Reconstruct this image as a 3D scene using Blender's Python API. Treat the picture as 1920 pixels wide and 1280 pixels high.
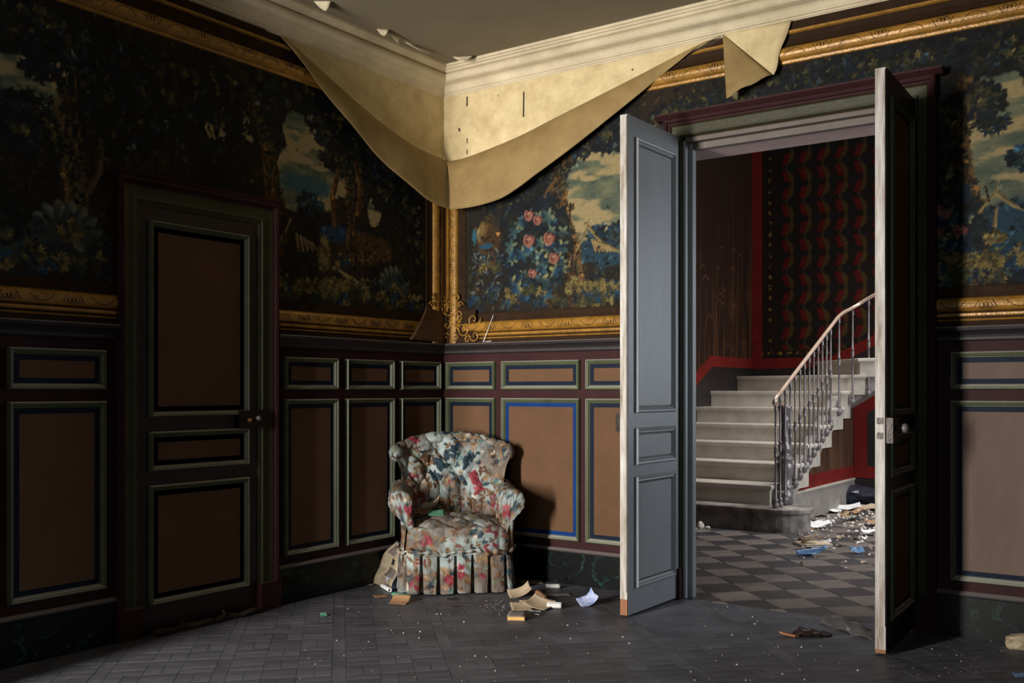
import bpy, bmesh, math, random
import numpy as np
from mathutils import Vector, Matrix

random.seed(7)
rng = np.random.default_rng(7)
SC = bpy.context.scene
COL = SC.collection
for o in list(bpy.data.objects):
    bpy.data.objects.remove(o)

# ------------------------------------------------------------------ camera, world, lights, exposure
CAM = np.array([4.464, -5.477, 1.25])
YAW = math.radians(35.26)
FPX = 1866.7
HORIZON = 731.0
cam = bpy.data.objects.new('camera', bpy.data.cameras.new('camera'))
COL.objects.link(cam)
cam.location = CAM
cam.rotation_euler = (math.pi / 2, 0, YAW)
cam.data.lens = 35.0
cam.data.sensor_width = 36.0
cam.data.shift_y = (HORIZON - 640.0) / 1920.0
cam.data.clip_start = 0.05
SC.camera = cam

world = bpy.data.worlds.new('world')
SC.world = world
world.use_nodes = True
world.node_tree.nodes['Background'].inputs[0].default_value = (0.55, 0.68, 0.9, 1)
world.node_tree.nodes['Background'].inputs[1].default_value = 0.6


def area(name, loc, rot, sx, sy, power, color, spread=180):
    l = bpy.data.lights.new(name, 'AREA')
    l.shape = 'RECTANGLE'
    l.size, l.size_y = sx, sy
    l.energy = power
    l.color = color
    l.spread = math.radians(spread)
    o = bpy.data.objects.new(name, l)
    COL.objects.link(o)
    o.location = loc
    o.rotation_euler = rot
    return o


R90 = math.pi / 2
# daylight standing in the two window openings of the rear wall and of the stair hall
area('window_daylight_left', (0.73, -7.66, 1.65), (R90, 0, 0), 0.46, 2.5, 190, (1.0, 0.95, 0.88), 85)
area('window_daylight_rear', (4.1, -7.85, 1.65), (R90, 0, 0), 1.1, 2.5, 26, (0.86, 0.94, 1.0))
area('skylight_daylight', (2.2, 4.0, 4.75), (0, 0, 0), 1.4, 2.2, 70, (1.0, 0.97, 0.94), 95)
area('window_daylight_hall', (4.72, 3.2, 1.9), (0, R90, 0), 2.0, 1.6, 120, (0.86, 0.93, 1.0))

SC.view_settings.view_transform = 'Standard'
SC.view_settings.look = 'None'
SC.view_settings.gamma = 1.0
SC.view_settings.use_curve_mapping = False
SC.view_settings.exposure = 0.0


# ------------------------------------------------------------------ points read off the photograph, as places in the room
_F = np.array([-math.sin(YAW), math.cos(YAW), 0])
_R = np.array([math.cos(YAW), math.sin(YAW), 0])
_U = np.array([0, 0, 1.0])


def _ray(px, py):
    return _F + _R * ((px - 960) / FPX) + _U * ((HORIZON - py) / FPX)


def on_x(px, py, x=0.0):
    r = _ray(px, py)
    return CAM + r * ((x - CAM[0]) / r[0])


def on_y(px, py, y=0.0):
    r = _ray(px, py)
    return CAM + r * ((y - CAM[1]) / r[1])


def on_z(px, py, z=0.0):
    r = _ray(px, py)
    return CAM + r * ((z - CAM[2]) / r[2])


def to_px(P):
    v = np.asarray(P, float) - CAM
    d = v @ _F
    return 960 + FPX * (v @ _R) / d, HORIZON - FPX * (v @ _U) / d, d


# ------------------------------------------------------------------ colour and materials
def lin(c):
    c = np.asarray(c, float) / 255.0
    return np.where(c <= 0.04045, c / 12.92, ((c + 0.055) / 1.055) ** 2.4)


def mat(name, rgb, rough=0.6, spec=0.5, metal=0.0, n_scale=6, n_amt=0.18, b_scale=60, b_str=0.12, attr=False,
        stretch=(1, 1, 1), rgb2=None, random_amt=0.0, n_detail=5, coat=0.0, dust=None):
    m = bpy.data.materials.new(name)
    m.use_nodes = True
    nt = m.node_tree
    nt.nodes.clear()
    N = nt.nodes.new
    L = nt.links.new
    out = N('ShaderNodeOutputMaterial')
    p = N('ShaderNodeBsdfPrincipled')
    L(p.outputs[0], out.inputs[0])
    p.inputs['Roughness'].default_value = rough
    p.inputs['Specular IOR Level'].default_value = spec
    p.inputs['Metallic'].default_value = metal
    p.inputs['Coat Weight'].default_value = coat
    tc = N('ShaderNodeTexCoord')
    mp = N('ShaderNodeMapping')
    mp.inputs['Scale'].default_value = stretch
    L(tc.outputs['Object'], mp.inputs[0])
    nz = N('ShaderNodeTexNoise')
    nz.inputs['Scale'].default_value = n_scale
    nz.inputs['Detail'].default_value = n_detail
    nz.inputs['Roughness'].default_value = 0.65
    L(mp.outputs[0], nz.inputs['Vector'])
    c1 = lin(rgb)
    if attr:
        at = N('ShaderNodeAttribute')
        at.attribute_name = 'Col'
        mr = N('ShaderNodeMapRange')
        mr.inputs['To Min'].default_value = 1 - n_amt
        mr.inputs['To Max'].default_value = 1 + n_amt
        L(nz.outputs['Fac'], mr.inputs[0])
        sc = N('ShaderNodeVectorMath')
        sc.operation = 'SCALE'
        L(at.outputs['Color'], sc.inputs[0])
        L(mr.outputs[0], sc.inputs['Scale'])
        col = sc.outputs[0]
    else:
        mr = N('ShaderNodeMapRange')
        mr.inputs['From Min'].default_value = 0.3
        mr.inputs['From Max'].default_value = 0.7
        L(nz.outputs['Fac'], mr.inputs[0])
        mx = N('ShaderNodeMix')
        mx.data_type = 'RGBA'
        if rgb2 is None:
            a, b = c1 * (1 - n_amt), c1 * (1 + n_amt)
        else:
            a, b = c1, lin(rgb2)
        mx.inputs[6].default_value = (*a, 1)
        mx.inputs[7].default_value = (*b, 1)
        L(mr.outputs[0], mx.inputs[0])
        col = mx.outputs[2]
        if random_amt:
            oi = N('ShaderNodeObjectInfo')
            ge = N('ShaderNodeNewGeometry')
            ad = N('ShaderNodeMath')
            ad.operation = 'ADD'
            L(oi.outputs['Random'], ad.inputs[0])
            L(ge.outputs['Random Per Island'], ad.inputs[1])
            fr = N('ShaderNodeMath')
            fr.operation = 'FRACT'
            L(ad.outputs[0], fr.inputs[0])
            r2 = N('ShaderNodeMapRange')
            r2.inputs['To Min'].default_value = 1 - random_amt
            r2.inputs['To Max'].default_value = 1 + random_amt
            L(fr.outputs[0], r2.inputs[0])
            sc = N('ShaderNodeVectorMath')
            sc.operation = 'SCALE'
            L(col, sc.inputs[0])
            L(r2.outputs[0], sc.inputs['Scale'])
            col = sc.outputs[0]
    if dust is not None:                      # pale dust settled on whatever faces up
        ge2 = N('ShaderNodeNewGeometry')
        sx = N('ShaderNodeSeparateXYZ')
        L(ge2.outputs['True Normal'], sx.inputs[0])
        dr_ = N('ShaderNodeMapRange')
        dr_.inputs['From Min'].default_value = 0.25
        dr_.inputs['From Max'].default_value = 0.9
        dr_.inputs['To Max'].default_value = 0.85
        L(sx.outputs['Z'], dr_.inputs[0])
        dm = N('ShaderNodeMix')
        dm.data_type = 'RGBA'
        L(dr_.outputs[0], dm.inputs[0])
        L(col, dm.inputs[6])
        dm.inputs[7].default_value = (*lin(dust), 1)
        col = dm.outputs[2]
    L(col, p.inputs['Base Color'])
    if b_str:
        n2 = N('ShaderNodeTexNoise')
        n2.inputs['Scale'].default_value = b_scale
        n2.inputs['Detail'].default_value = 4
        L(mp.outputs[0], n2.inputs['Vector'])
        bp = N('ShaderNodeBump')
        bp.inputs['Strength'].default_value = b_str
        bp.inputs['Distance'].default_value = 0.01
        L(n2.outputs['Fac'], bp.inputs['Height'])
        L(bp.outputs[0], p.inputs['Normal'])
    m.diffuse_color = (*c1, 1)
    return m


def marble_mat():
    m = mat('dark_marble', (6, 10, 11), 0.4, 0.2, n_scale=5, n_amt=0.4, b_str=0)
    nt = m.node_tree
    N, L = nt.nodes.new, nt.links.new
    p = next(n for n in nt.nodes if n.type == 'BSDF_PRINCIPLED')
    old = p.inputs['Base Color'].links[0].from_socket
    tc = N('ShaderNodeTexCoord')
    wv = N('ShaderNodeTexWave')
    wv.inputs['Scale'].default_value = 2.1
    wv.inputs['Distortion'].default_value = 22
    wv.inputs['Detail'].default_value = 4
    wv.inputs['Detail Scale'].default_value = 1.6
    L(tc.outputs['Object'], wv.inputs[0])
    rp = N('ShaderNodeValToRGB')
    e = rp.color_ramp.elements
    e[0].position, e[0].color = 0.0, (0, 0, 0, 1)
    e[1].position, e[1].color = 1.0, (1, 1, 1, 1)
    e.new(0.955).color = (0, 0, 0, 1)
    L(wv.outputs[0], rp.inputs[0])
    mx = N('ShaderNodeMix')
    mx.data_type = 'RGBA'
    nv = N('ShaderNodeTexNoise')
    nv.inputs['Scale'].default_value = 7
    nv.inputs['Detail'].default_value = 6
    L(tc.outputs['Object'], nv.inputs['Vector'])
    mv = N('ShaderNodeMapRange')
    mv.inputs['From Min'].default_value = 0.38
    mv.inputs['From Max'].default_value = 0.62
    L(nv.outputs['Fac'], mv.inputs[0])
    mu = N('ShaderNodeMath')
    mu.operation = 'MULTIPLY'
    L(rp.outputs[0], mu.inputs[0])
    L(mv.outputs[0], mu.inputs[1])
    L(mu.outputs[0], mx.inputs[0])
    L(old, mx.inputs[6])
    mx.inputs[7].default_value = (*lin((30, 62, 52)), 1)
    L(mx.outputs[2], p.inputs['Base Color'])
    return m


M = {}
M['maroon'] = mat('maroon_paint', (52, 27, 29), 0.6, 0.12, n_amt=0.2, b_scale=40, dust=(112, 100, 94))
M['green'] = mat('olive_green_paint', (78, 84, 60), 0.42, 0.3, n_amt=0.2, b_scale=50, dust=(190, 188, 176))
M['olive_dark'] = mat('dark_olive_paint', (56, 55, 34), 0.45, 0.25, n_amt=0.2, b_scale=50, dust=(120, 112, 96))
M['blue'] = mat('dark_blue_paint', (8, 22, 40), 0.6, 0.15, n_amt=0.2)
M['bright_blue'] = mat('bright_blue_paint', (0, 46, 104), 0.6, 0.15, n_amt=0.2)
M['brown'] = mat('brown_canvas', (98, 72, 53), 0.85, 0.15, n_scale=4, n_amt=0.12, b_scale=260, b_str=0.12)
M['pale_brown'] = mat('faded_canvas', (108, 91, 82), 0.8, 0.2, n_scale=5, n_amt=0.16, stretch=(1, 1, 0.25), b_scale=200)
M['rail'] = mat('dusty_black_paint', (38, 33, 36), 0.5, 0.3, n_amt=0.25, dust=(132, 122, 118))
M['marble'] = marble_mat()
M['gold'] = mat('gilt_paper', (150, 108, 42), 0.34, 0.5, metal=0.15, n_scale=14, n_amt=0.35, b_scale=70, b_str=0.2)
M['gold_dark'] = mat('dark_gilt_brown', (44, 28, 14), 0.7, 0.12, n_scale=10, n_amt=0.3, b_scale=50)
M['gold_line'] = mat('ornament_line_brown', (40, 24, 8), 0.6, n_amt=0.3)  # dark brown of the garland lines, also used for the plaster gouges
M['tapestry'] = mat('tapestry_print', (128, 128, 128), 0.75, 0.2, attr=True, n_scale=55, n_amt=0.35, b_scale=220, b_str=0.1)
M['plaster'] = mat('cream_plaster', (220, 202, 158), 0.8, 0.2, n_scale=6, rgb2=(182, 162, 120), b_scale=18, b_str=0.25)
M['cornice'] = mat('cornice_plaster', (214, 200, 170), 0.7, 0.25, n_scale=4, rgb2=(182, 168, 140), b_scale=25, b_str=0.2)
M['ceiling'] = mat('ceiling_paint', (132, 122, 102), 0.85, 0.2, n_scale=2, n_amt=0.1, b_scale=20, b_str=0.1)
M['paper_back'] = mat('wallpaper_back', (150, 127, 82), 0.7, 0.3, n_scale=5, rgb2=(126, 103, 64), b_scale=14, b_str=0.25)
M['wall'] = mat('old_plaster_wall', (64, 52, 42), 0.9, 0.1)
M['parquet'] = mat('dusty_oak', (86, 86, 92), 0.5, 0.35, n_scale=3.0, n_amt=0.36, random_amt=0.15, b_scale=40, b_str=0.12)
M['grout'] = mat('floor_dust', (44, 42, 42), 0.8, 0.2)
M['tile_dark'] = mat('dark_slate_tile', (62, 58, 60), 0.4, 0.4, n_scale=7, n_amt=0.3, random_amt=0.2, b_scale=25)
M['tile_light'] = mat('worn_stone_tile', (108, 98, 92), 0.45, 0.4, n_scale=7, n_amt=0.3, random_amt=0.15, b_scale=25)
M['stone'] = mat('stair_stone', (196, 186, 172), 0.65, 0.3, n_scale=6, n_amt=0.16, b_scale=30, b_str=0.2)
M['stone_dirty'] = mat('worn_step_stone', (170, 160, 152), 0.7, 0.3, n_scale=7, rgb2=(84, 74, 68), b_scale=14, b_str=0.5)
M['iron'] = mat('cast_iron', (122, 114, 114), 0.32, 0.5, metal=0.25, n_amt=0.25, b_scale=80)
M['rail_brass'] = mat('polished_handrail', (206, 178, 158), 0.25, 0.6, metal=0.4, n_amt=0.15, b_str=0)
M['white_door'] = mat('grey_white_paint', (158, 162, 166), 0.42, 0.45, n_scale=4, n_amt=0.12, stretch=(1, 1, 0.4), b_scale=60, b_str=0.1)
M['door_edge'] = mat('chipped_white_paint', (214, 212, 206), 0.5, 0.4, n_scale=26, rgb2=(124, 104, 86), stretch=(1, 1, 0.12), b_scale=50, b_str=0.4)
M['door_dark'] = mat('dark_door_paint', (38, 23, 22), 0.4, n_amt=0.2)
M['wood'] = mat('bare_wood', (140, 92, 60), 0.7, n_scale=10, n_amt=0.25, stretch=(1, 1, 0.1))
M['head_paint'] = mat('head_grey_paint', (104, 96, 90), 0.6, 0.25, n_amt=0.2)  # head jamb tone, a darker grey than the side jambs
M['soffit'] = mat('pinkish_lintel_plaster', (190, 166, 164), 0.8, 0.2, n_amt=0.1)
M['red'] = mat('red_wallpaper_band', (116, 30, 24), 0.75, 0.2, n_scale=8, n_amt=0.2)
M['hall_paper'] = mat('hall_wallpaper', (128, 128, 128), 0.8, 0.2, attr=True, n_scale=40, n_amt=0.3, b_scale=120, b_str=0.1)
M['black_dado'] = mat('black_dado_paint', (40, 34, 34), 0.4, n_amt=0.2)
M['grain'] = mat('streaked_brown_panel', (110, 76, 52), 0.5, n_scale=14, rgb2=(52, 34, 26), stretch=(1, 1, 0.08))
M['grey_stone'] = mat('grey_plinth', (150, 142, 134), 0.7, n_amt=0.2)
M['fabric'] = mat('floral_chintz', (128, 128, 128), 0.7, 0.3, attr=True, n_scale=30, n_amt=0.22, b_scale=55, b_str=0.35)
M['black_iron'] = mat('black_lock_metal', (40, 32, 30), 0.35, metal=0.5, n_amt=0.2)
M['brass'] = mat('tarnished_brass', (140, 92, 56), 0.35, metal=0.7, n_amt=0.2)
M['rag'] = mat('dusty_brown_rag', (62, 50, 40), 0.9, 0.1, n_amt=0.3)


# ------------------------------------------------------------------ building blocks
def link(o, parent=None):
    COL.objects.link(o)
    if parent is not None:
        o.parent = parent
    return o


def tag(o, label=None, cat=None, group=None, kind=None):
    if label:
        o['label'] = label
    if cat:
        o['category'] = cat
    if group:
        o['group'] = group
    if kind:
        o['kind'] = kind
    return o


def empty(name, loc=(0, 0, 0), rz=0.0):
    o = bpy.data.objects.new(name, None)
    o.location = loc
    o.rotation_euler = (0, 0, rz)
    o.empty_display_size = 0.1
    return link(o)


def mesh(name, v, f, m, parent=None, smooth=False, colors=None):
    me = bpy.data.meshes.new(name)
    v = np.asarray(v, float).reshape(-1, 3)
    if isinstance(f, np.ndarray):
        k = f.shape[1]
        me.vertices.add(len(v))
        me.vertices.foreach_set('co', v.ravel())
        me.loops.add(f.size)
        me.loops.foreach_set('vertex_index', f.ravel().astype(np.int32))
        me.polygons.add(len(f))
        me.polygons.foreach_set('loop_start', np.arange(0, f.size, k, dtype=np.int32))
        me.polygons.foreach_set('loop_total', np.full(len(f), k, dtype=np.int32))
        me.update(calc_edges=True)
    else:
        me.from_pydata(v.tolist(), [], f)
        me.update()
    me.materials.append(m)
    if smooth:
        me.polygons.foreach_set('use_smooth', np.ones(len(me.polygons), dtype=bool))
    if colors is not None:
        a = me.color_attributes.new('Col', 'FLOAT_COLOR', 'POINT')
        c = np.ones((len(v), 4))
        c[:, :3] = colors
        a.data.foreach_set('color', c.ravel())
    o = bpy.data.objects.new(name, me)
    return link(o, parent)


class MB:
    def __init__(s):
        s.v, s.f = [], []

    def add(s, v, f):
        n = len(s.v)
        s.v += [tuple(map(float, p)) for p in v]
        s.f += [[int(i) + n for i in q] for q in f]
        return s

    def box(s, x0, x1, y0, y1, z0, z1):
        x0, x1 = sorted((x0, x1))
        y0, y1 = sorted((y0, y1))
        z0, z1 = sorted((z0, z1))
        return s.add([(x0, y0, z0), (x1, y0, z0), (x1, y1, z0), (x0, y1, z0), (x0, y0, z1), (x1, y0, z1), (x1, y1, z1), (x0, y1, z1)],
                     [(3, 2, 1, 0), (4, 5, 6, 7), (0, 1, 5, 4), (1, 2, 6, 5), (2, 3, 7, 6), (3, 0, 4, 7)])

    def tube(s, pts, rad, n=8, cap=True):
        pts = [np.asarray(p, float) for p in pts]
        rads = rad if hasattr(rad, '__len__') else [rad] * len(pts)
        rings = []
        up = np.array([0.13, 0.29, 0.95])
        for i, p in enumerate(pts):
            d = pts[min(i + 1, len(pts) - 1)] - pts[max(i - 1, 0)]
            d = d / (np.linalg.norm(d) + 1e-9)
            a = np.cross(d, up)
            if np.linalg.norm(a) < 1e-3:
                a = np.cross(d, (1, 0, 0))
            a /= np.linalg.norm(a)
            b = np.cross(a, d)
            up = b
            rings.append([p + rads[i] * (math.cos(t) * a + math.sin(t) * b) for t in np.linspace(0, 2 * math.pi, n, endpoint=False)])
        v = [q for r in rings for q in r]
        f = []
        for i in range(len(rings) - 1):
            for j in range(n):
                f.append((i * n + j, i * n + (j + 1) % n, (i + 1) * n + (j + 1) % n, (i + 1) * n + j))
        if cap:
            f.append(tuple(range(n - 1, -1, -1)))
            f.append(tuple(range((len(rings) - 1) * n, len(rings) * n)))
        return s.add(v, f)

    def lathe(s, prof, center=(0, 0, 0), n=10):
        cx, cy, cz = center
        v, f = [], []
        for r, z in prof:
            for t in np.linspace(0, 2 * math.pi, n, endpoint=False):
                v.append((cx + r * math.cos(t), cy + r * math.sin(t), cz + z))
        for i in range(len(prof) - 1):
            for j in range(n):
                f.append((i * n + j, i * n + (j + 1) % n, (i + 1) * n + (j + 1) % n, (i + 1) * n + j))
        f.append(tuple(range(n - 1, -1, -1)))
        f.append(tuple(range((len(prof) - 1) * n, len(prof) * n)))
        return s.add(v, f)

    def prism(s, poly, fn0, fn1):
        """poly: 2D points; fn0, fn1 map a 2D point to the two end faces"""
        n = len(poly)
        v = [fn0(p) for p in poly] + [fn1(p) for p in poly]
        f = [tuple(range(n - 1, -1, -1)), tuple(range(n, 2 * n))]
        f += [(i, (i + 1) % n, n + (i + 1) % n, n + i) for i in range(n)]
        return s.add(v, f)

    def build(s, name, m, parent=None, smooth=False, fix=True):
        me = bpy.data.meshes.new(name)
        me.from_pydata(s.v, [], s.f)
        if fix:
            b = bmesh.new()
            b.from_mesh(me)
            bmesh.ops.recalc_face_normals(b, faces=b.faces)
            b.to_mesh(me)
            b.free()
        me.materials.append(m)
        if smooth:
            for p in me.polygons:
                p.use_smooth = True
        me.update()
        return link(bpy.data.objects.new(name, me), parent)


def grid_faces(nu, nv, cu=False, cv=False):
    i = np.arange(nu if cu else nu - 1)
    j = np.arange(nv if cv else nv - 1)
    I, J = np.meshgrid(i, j, indexing='ij')
    I2, J2 = (I + 1) % nu, (J + 1) % nv
    return np.stack([I * nv + J, I2 * nv + J, I2 * nv + J2, I * nv + J2], -1).reshape(-1, 4)


# wall frames: s runs along the wall from the room corner, z up, n out into the room
def LWm(s, z, n):
    return (n, -s, z)


def RWm(s, z, n):
    return (s, -n, z)


def wall_box(wm, s0, s1, z0, z1, n0, n1):
    a, b = wm(s0, z0, n0), wm(s1, z1, n1)
    return MB().box(a[0], b[0], a[1], b[1], a[2], b[2])


def frame_sweep(wm, s0, s1, z0, z1, prof):
    """rectangular picture-frame moulding: prof is (inset from the outer edge, n)"""
    mb = MB()
    rings = []
    for d, n in prof:
        rings.append([wm(s0 + d, z0 + d, n), wm(s1 - d, z0 + d, n), wm(s1 - d, z1 - d, n), wm(s0 + d, z1 - d, n)])
    v = [p for r in rings for p in r]
    f = []
    for i in range(len(rings) - 1):
        for j in range(4):
            f.append((i * 4 + j, i * 4 + (j + 1) % 4, (i + 1) * 4 + (j + 1) % 4, (i + 1) * 4 + j))
    return mb.add(v, f)


def strip_sweep(wm, a, b, prof, horizontal=True):
    """profile (across, n) swept from a to b along s (horizontal: across is z) or along z (across is s)"""
    mb = MB()
    k = len(prof)
    v = []
    for t in (a, b):
        for q, n in prof:
            v.append(wm(t, q, n) if horizontal else wm(q, t, n))
    f = [(i, i + 1, k + i + 1, k + i) for i in range(k - 1)]
    f += [tuple(range(k)), tuple(range(2 * k - 1, k - 1, -1))]
    return mb.add(v, f)


def cut(o, co, no):
    b = bmesh.new()
    b.from_mesh(o.data)
    bmesh.ops.bisect_plane(b, geom=b.verts[:] + b.edges[:] + b.faces[:], plane_co=co, plane_no=no, clear_outer=True)
    b.to_mesh(o.data)
    b.free()


MOULD = [(0.0, 0.004), (0.002, 0.024), (0.007, 0.034), (0.012, 0.033), (0.015, 0.027), (0.019, 0.026), (0.023, 0.022), (0.026, 0.016), (0.029, 0.016), (0.031, 0.010)]


def panel(wm, s0, s1, z0, z1, parent, field='brown', band='blue', base=0.0, name='wainscot_panel', mould='green', bandw=0.026):
    prof = [(d, n + base) for d, n in MOULD]
    g = 0.031
    b = g + bandw
    fo = wall_box(wm, s0 + b, s1 - b, z0 + b, z1 - b, base, base + 0.0105).build(name, M[field], parent)
    frame_sweep(wm, s0 + g - 0.004, s1 - g + 0.004, z0 + g - 0.004, z1 - g + 0.004,
                [(0, base + 0.010), (bandw + 0.004, base + 0.010), (bandw + 0.0045, base)]).build('panel_border', M[band], fo)
    frame_sweep(wm, s0, s1, z0, z1, prof).build('panel_moulding', M[mould], fo)
    return fo


# ------------------------------------------------------------------ room shell
RX, RY, RZ = 7.2, -7.6, 3.5
floor = tag(wall_box(RWm, -0.3, RX, -0.1, -0.012, -0.1, -RY).build('floor', M['grout']), kind='structure', label='dusty dark oak parquet floor of the room')
ceil = tag(MB().box(-0.3, RX + 0.2, RY - 0.2, 0.3, RZ, RZ + 0.12).build('ceiling', M['ceiling']), kind='structure', label='stained grey-beige plaster ceiling')

wl = MB().box(-0.35, 0, 0, RY - 0.3, 0, RZ)
wall_left = tag(wl.build('wall_left', M['wall']), kind='structure', label='dark left wall with painted wainscot and tapestry wallpaper')

tag(MB().box(0.0, 0.40, -5.6, -4.2, 0, RZ).build('wall_shade_block', M['wall']), kind='structure', label='added block outside the view that shades the left wall from the window')  # unseen block, added to keep the window light off the left wall
DX0, DX1, DZ = 1.85, 3.178, 2.745   # double door opening
wb = MB()
for x0, x1, y0, y1, z0, z1 in ((-0.35, 1.85, 0, 0.10, 0, RZ), (-0.35, 1.70, 0.10, 0.36, 0, RZ), (3.178, RX, 0, 0.10, 0, RZ), (3.33, RX, 0.10, 0.36, 0, RZ),
                               (1.85, 3.178, 0, 0.10, 2.76, RZ), (1.70, 3.33, 0.10, 0.36, 2.72, RZ)):
    wb.box(x0, x1, y0, y1, z0, z1)
wall_back = tag(wb.build('wall_back', M['wall']), kind='structure', label='back wall with tapestry wallpaper and open double doors')
wr = MB().box(RX, RX + 0.2, RY, 0.36, 0, RZ)
tag(wr.build('wall_right', M['wall']), kind='structure', label='right wall of the room outside the view')
wf = MB()
for x0, x1, z0, z1 in ((-0.35, 0.48, 0, RZ), (0.48, 0.98, 0, 0.3), (0.48, 0.98, 2.95, RZ), (0.98, 3.5, 0, RZ), (3.5, 4.7, 0, 0.35), (3.5, 4.7, 2.95, RZ), (4.7, RX + 0.2, 0, RZ)):
    wf.box(x0, x1, RY - 0.3, RY, z0, z1)
tag(wf.build('wall_front', M['wall']), kind='structure', label='wall behind the viewer with a tall window')


def window(name, horizontal_axis, a0, a1, z0, z1, at):
    e = tag(empty(name), kind='structure', label='tall casement window letting daylight in')
    def bar(p0, p1, q0, q1):
        mb = MB()
        if horizontal_axis == 'y':
            mb.box(at - 0.02, at + 0.02, p0, p1, q0, q1)
        else:
            mb.box(p0, p1, at - 0.02, at + 0.02, q0, q1)
        mb.build('window_frame', M['white_door'], e)
    lo, hi = min(a0, a1), max(a0, a1)
    bar(lo, lo + 0.05, z0, z1)
    bar(hi - 0.05, hi, z0, z1)
    bar(lo, hi, z0, z0 + 0.05)
    bar(lo, hi, z1 - 0.05, z1)
    bar((lo + hi) / 2 - 0.03, (lo + hi) / 2 + 0.03, z0, z1)
    return e


window('window_1', 'x', 0.48, 0.98, 0.3, 2.95, RY - 0.2)
window('window_2', 'x', 3.5, 4.7, 0.35, 2.95, RY - 0.18)

# ------------------------------------------------------------------ parquet (squares set at 45 degrees to the walls)
S2 = math.sqrt(0.5)
MOD = 0.5165
ST = 0.062
U0 = -0.34 * S2       # a joint line: x + y = -0.34
V0 = 3.15 * S2        # a joint line: x - y = 3.15
planks = []
for iu in range(-14, 14):
    for iv in range(-10, 22):
        u, v = U0 + iu * MOD, V0 + (iv - 8) * MOD
        planks.append((u + ST / 2, v + MOD / 2, ST, MOD))
        planks.append((u + ST + (MOD - ST) / 2, v + ST / 2, MOD - ST, ST))
        b = (MOD - ST) / 3
        for i in range(3):
            for j in range(3):
                cu, cv = u + ST + b * (i + 0.5), v + ST + b * (j + 0.5)
                for k in (-0.25, 0.25):
                    if (i + j) % 2:
                        planks.append((cu + k * b, cv, b / 2, b))
                    else:
                        planks.append((cu, cv + k * b, b, b / 2))


def plank_geo(w, h, gap=0.0008, bev=0.0007):
    a, b = w / 2 - gap, h / 2 - gap
    a2, b2 = a - bev, b - bev
    v = [(-a, -b, -0.011), (a, -b, -0.011), (a, b, -0.011), (-a, b, -0.011), (-a, -b, -bev), (a, -b, -bev), (a, b, -bev), (-a, b, -bev),
         (-a2, -b2, 0), (a2, -b2, 0), (a2, b2, 0), (-a2, b2, 0)]
    f = [(0, 1, 5, 4), (1, 2, 6, 5), (2, 3, 7, 6), (3, 0, 4, 7), (4, 5, 9, 8), (5, 6, 10, 9), (6, 7, 11, 10), (7, 4, 8, 11), (8, 9, 10, 11)]
    return v, f


def clip_poly(poly, a, b, c):
    """keep the side a*x + b*y >= c"""
    out = []
    for i in range(len(poly)):
        p, q = poly[i], poly[(i + 1) % len(poly)]
        dp, dq = a * p[0] + b * p[1] - c, a * q[0] + b * q[1] - c
        if dp >= 0:
            out.append(p)
        if (dp >= 0) != (dq >= 0):
            t = dp / (dp - dq)
            out.append((p[0] + (q[0] - p[0]) * t, p[1] + (q[1] - p[1]) * t))
    return out


def rect45(x, y, w, h, gap=0.0013):
    a, b = w / 2 - gap, h / 2 - gap
    return [(x + (p - q) * S2, y + (p + q) * S2) for p, q in ((-a, -b), (a, -b), (a, b), (-a, b))]


def area2(p):
    return abs(sum(p[i][0] * p[(i + 1) % len(p)][1] - p[(i + 1) % len(p)][0] * p[i][1] for i in range(len(p)))) / 2


edge_planks = MB()
cand = []
rest = []
for u, v, w, h in planks:
    x, y = (u + v) * S2, (u - v) * S2
    r = max(w, h) * 0.75
    if x > 5.5 or y < -4.6:
        continue
    pr45 = rect45(x, y, w, h)
    if min(p[0] for p in pr45) < 0.01 or max(p[1] for p in pr45) > -0.01:
        pr45 = clip_poly(clip_poly(pr45, 1, 0, 0.01), 0, -1, 0.01)
        if len(pr45) > 2 and area2(pr45) > 1e-4:
            edge_planks.prism(pr45, lambda p: (p[0], p[1], -0.011), lambda p: (p[0], p[1], 0.0))
        continue
    px, py, d = to_px((x, y, 0))
    if d > 0.5 and -40 < px < 1960 and py < 1300 and d < 9:
        cand.append((d / (w * h) ** 0.5 if d > 0 else 9e9, x, y, w, h))
    elif d > 0.3 and -500 < px < 2400 and py < 1700:
        rest.append((x, y, w, h))
cand.sort()
plank_mesh = {}
for _, x, y, w, h in cand[:300]:
    key = (round(w, 3), round(h, 3))
    if key not in plank_mesh:
        o = mesh('parquet_plank', *plank_geo(w, h), M['parquet'], floor)
        plank_mesh[key] = o.data
    else:
        o = link(bpy.data.objects.new('parquet_plank', plank_mesh[key]), floor)
    o.location = (x, y, random.uniform(-0.0005, 0.0005))
    o.rotation_euler = (random.gauss(0, 0.0018), random.gauss(0, 0.0018), math.pi / 4)
mb = MB()
c45, s45 = math.cos(math.pi / 4), math.sin(math.pi / 4)
for x, y, w, h in [c[1:] for c in cand[300:]] + rest:
    v, f = plank_geo(w, h)
    dz = random.uniform(-0.0005, 0.0005)
    mb.add([(x + c45 * a - s45 * b, y + s45 * a + c45 * b, c + dz) for a, b, c in v], f)
mb.add(edge_planks.v, edge_planks.f)
tag(mb.build('parquet_field', M['parquet'], floor), kind='stuff')

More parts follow.
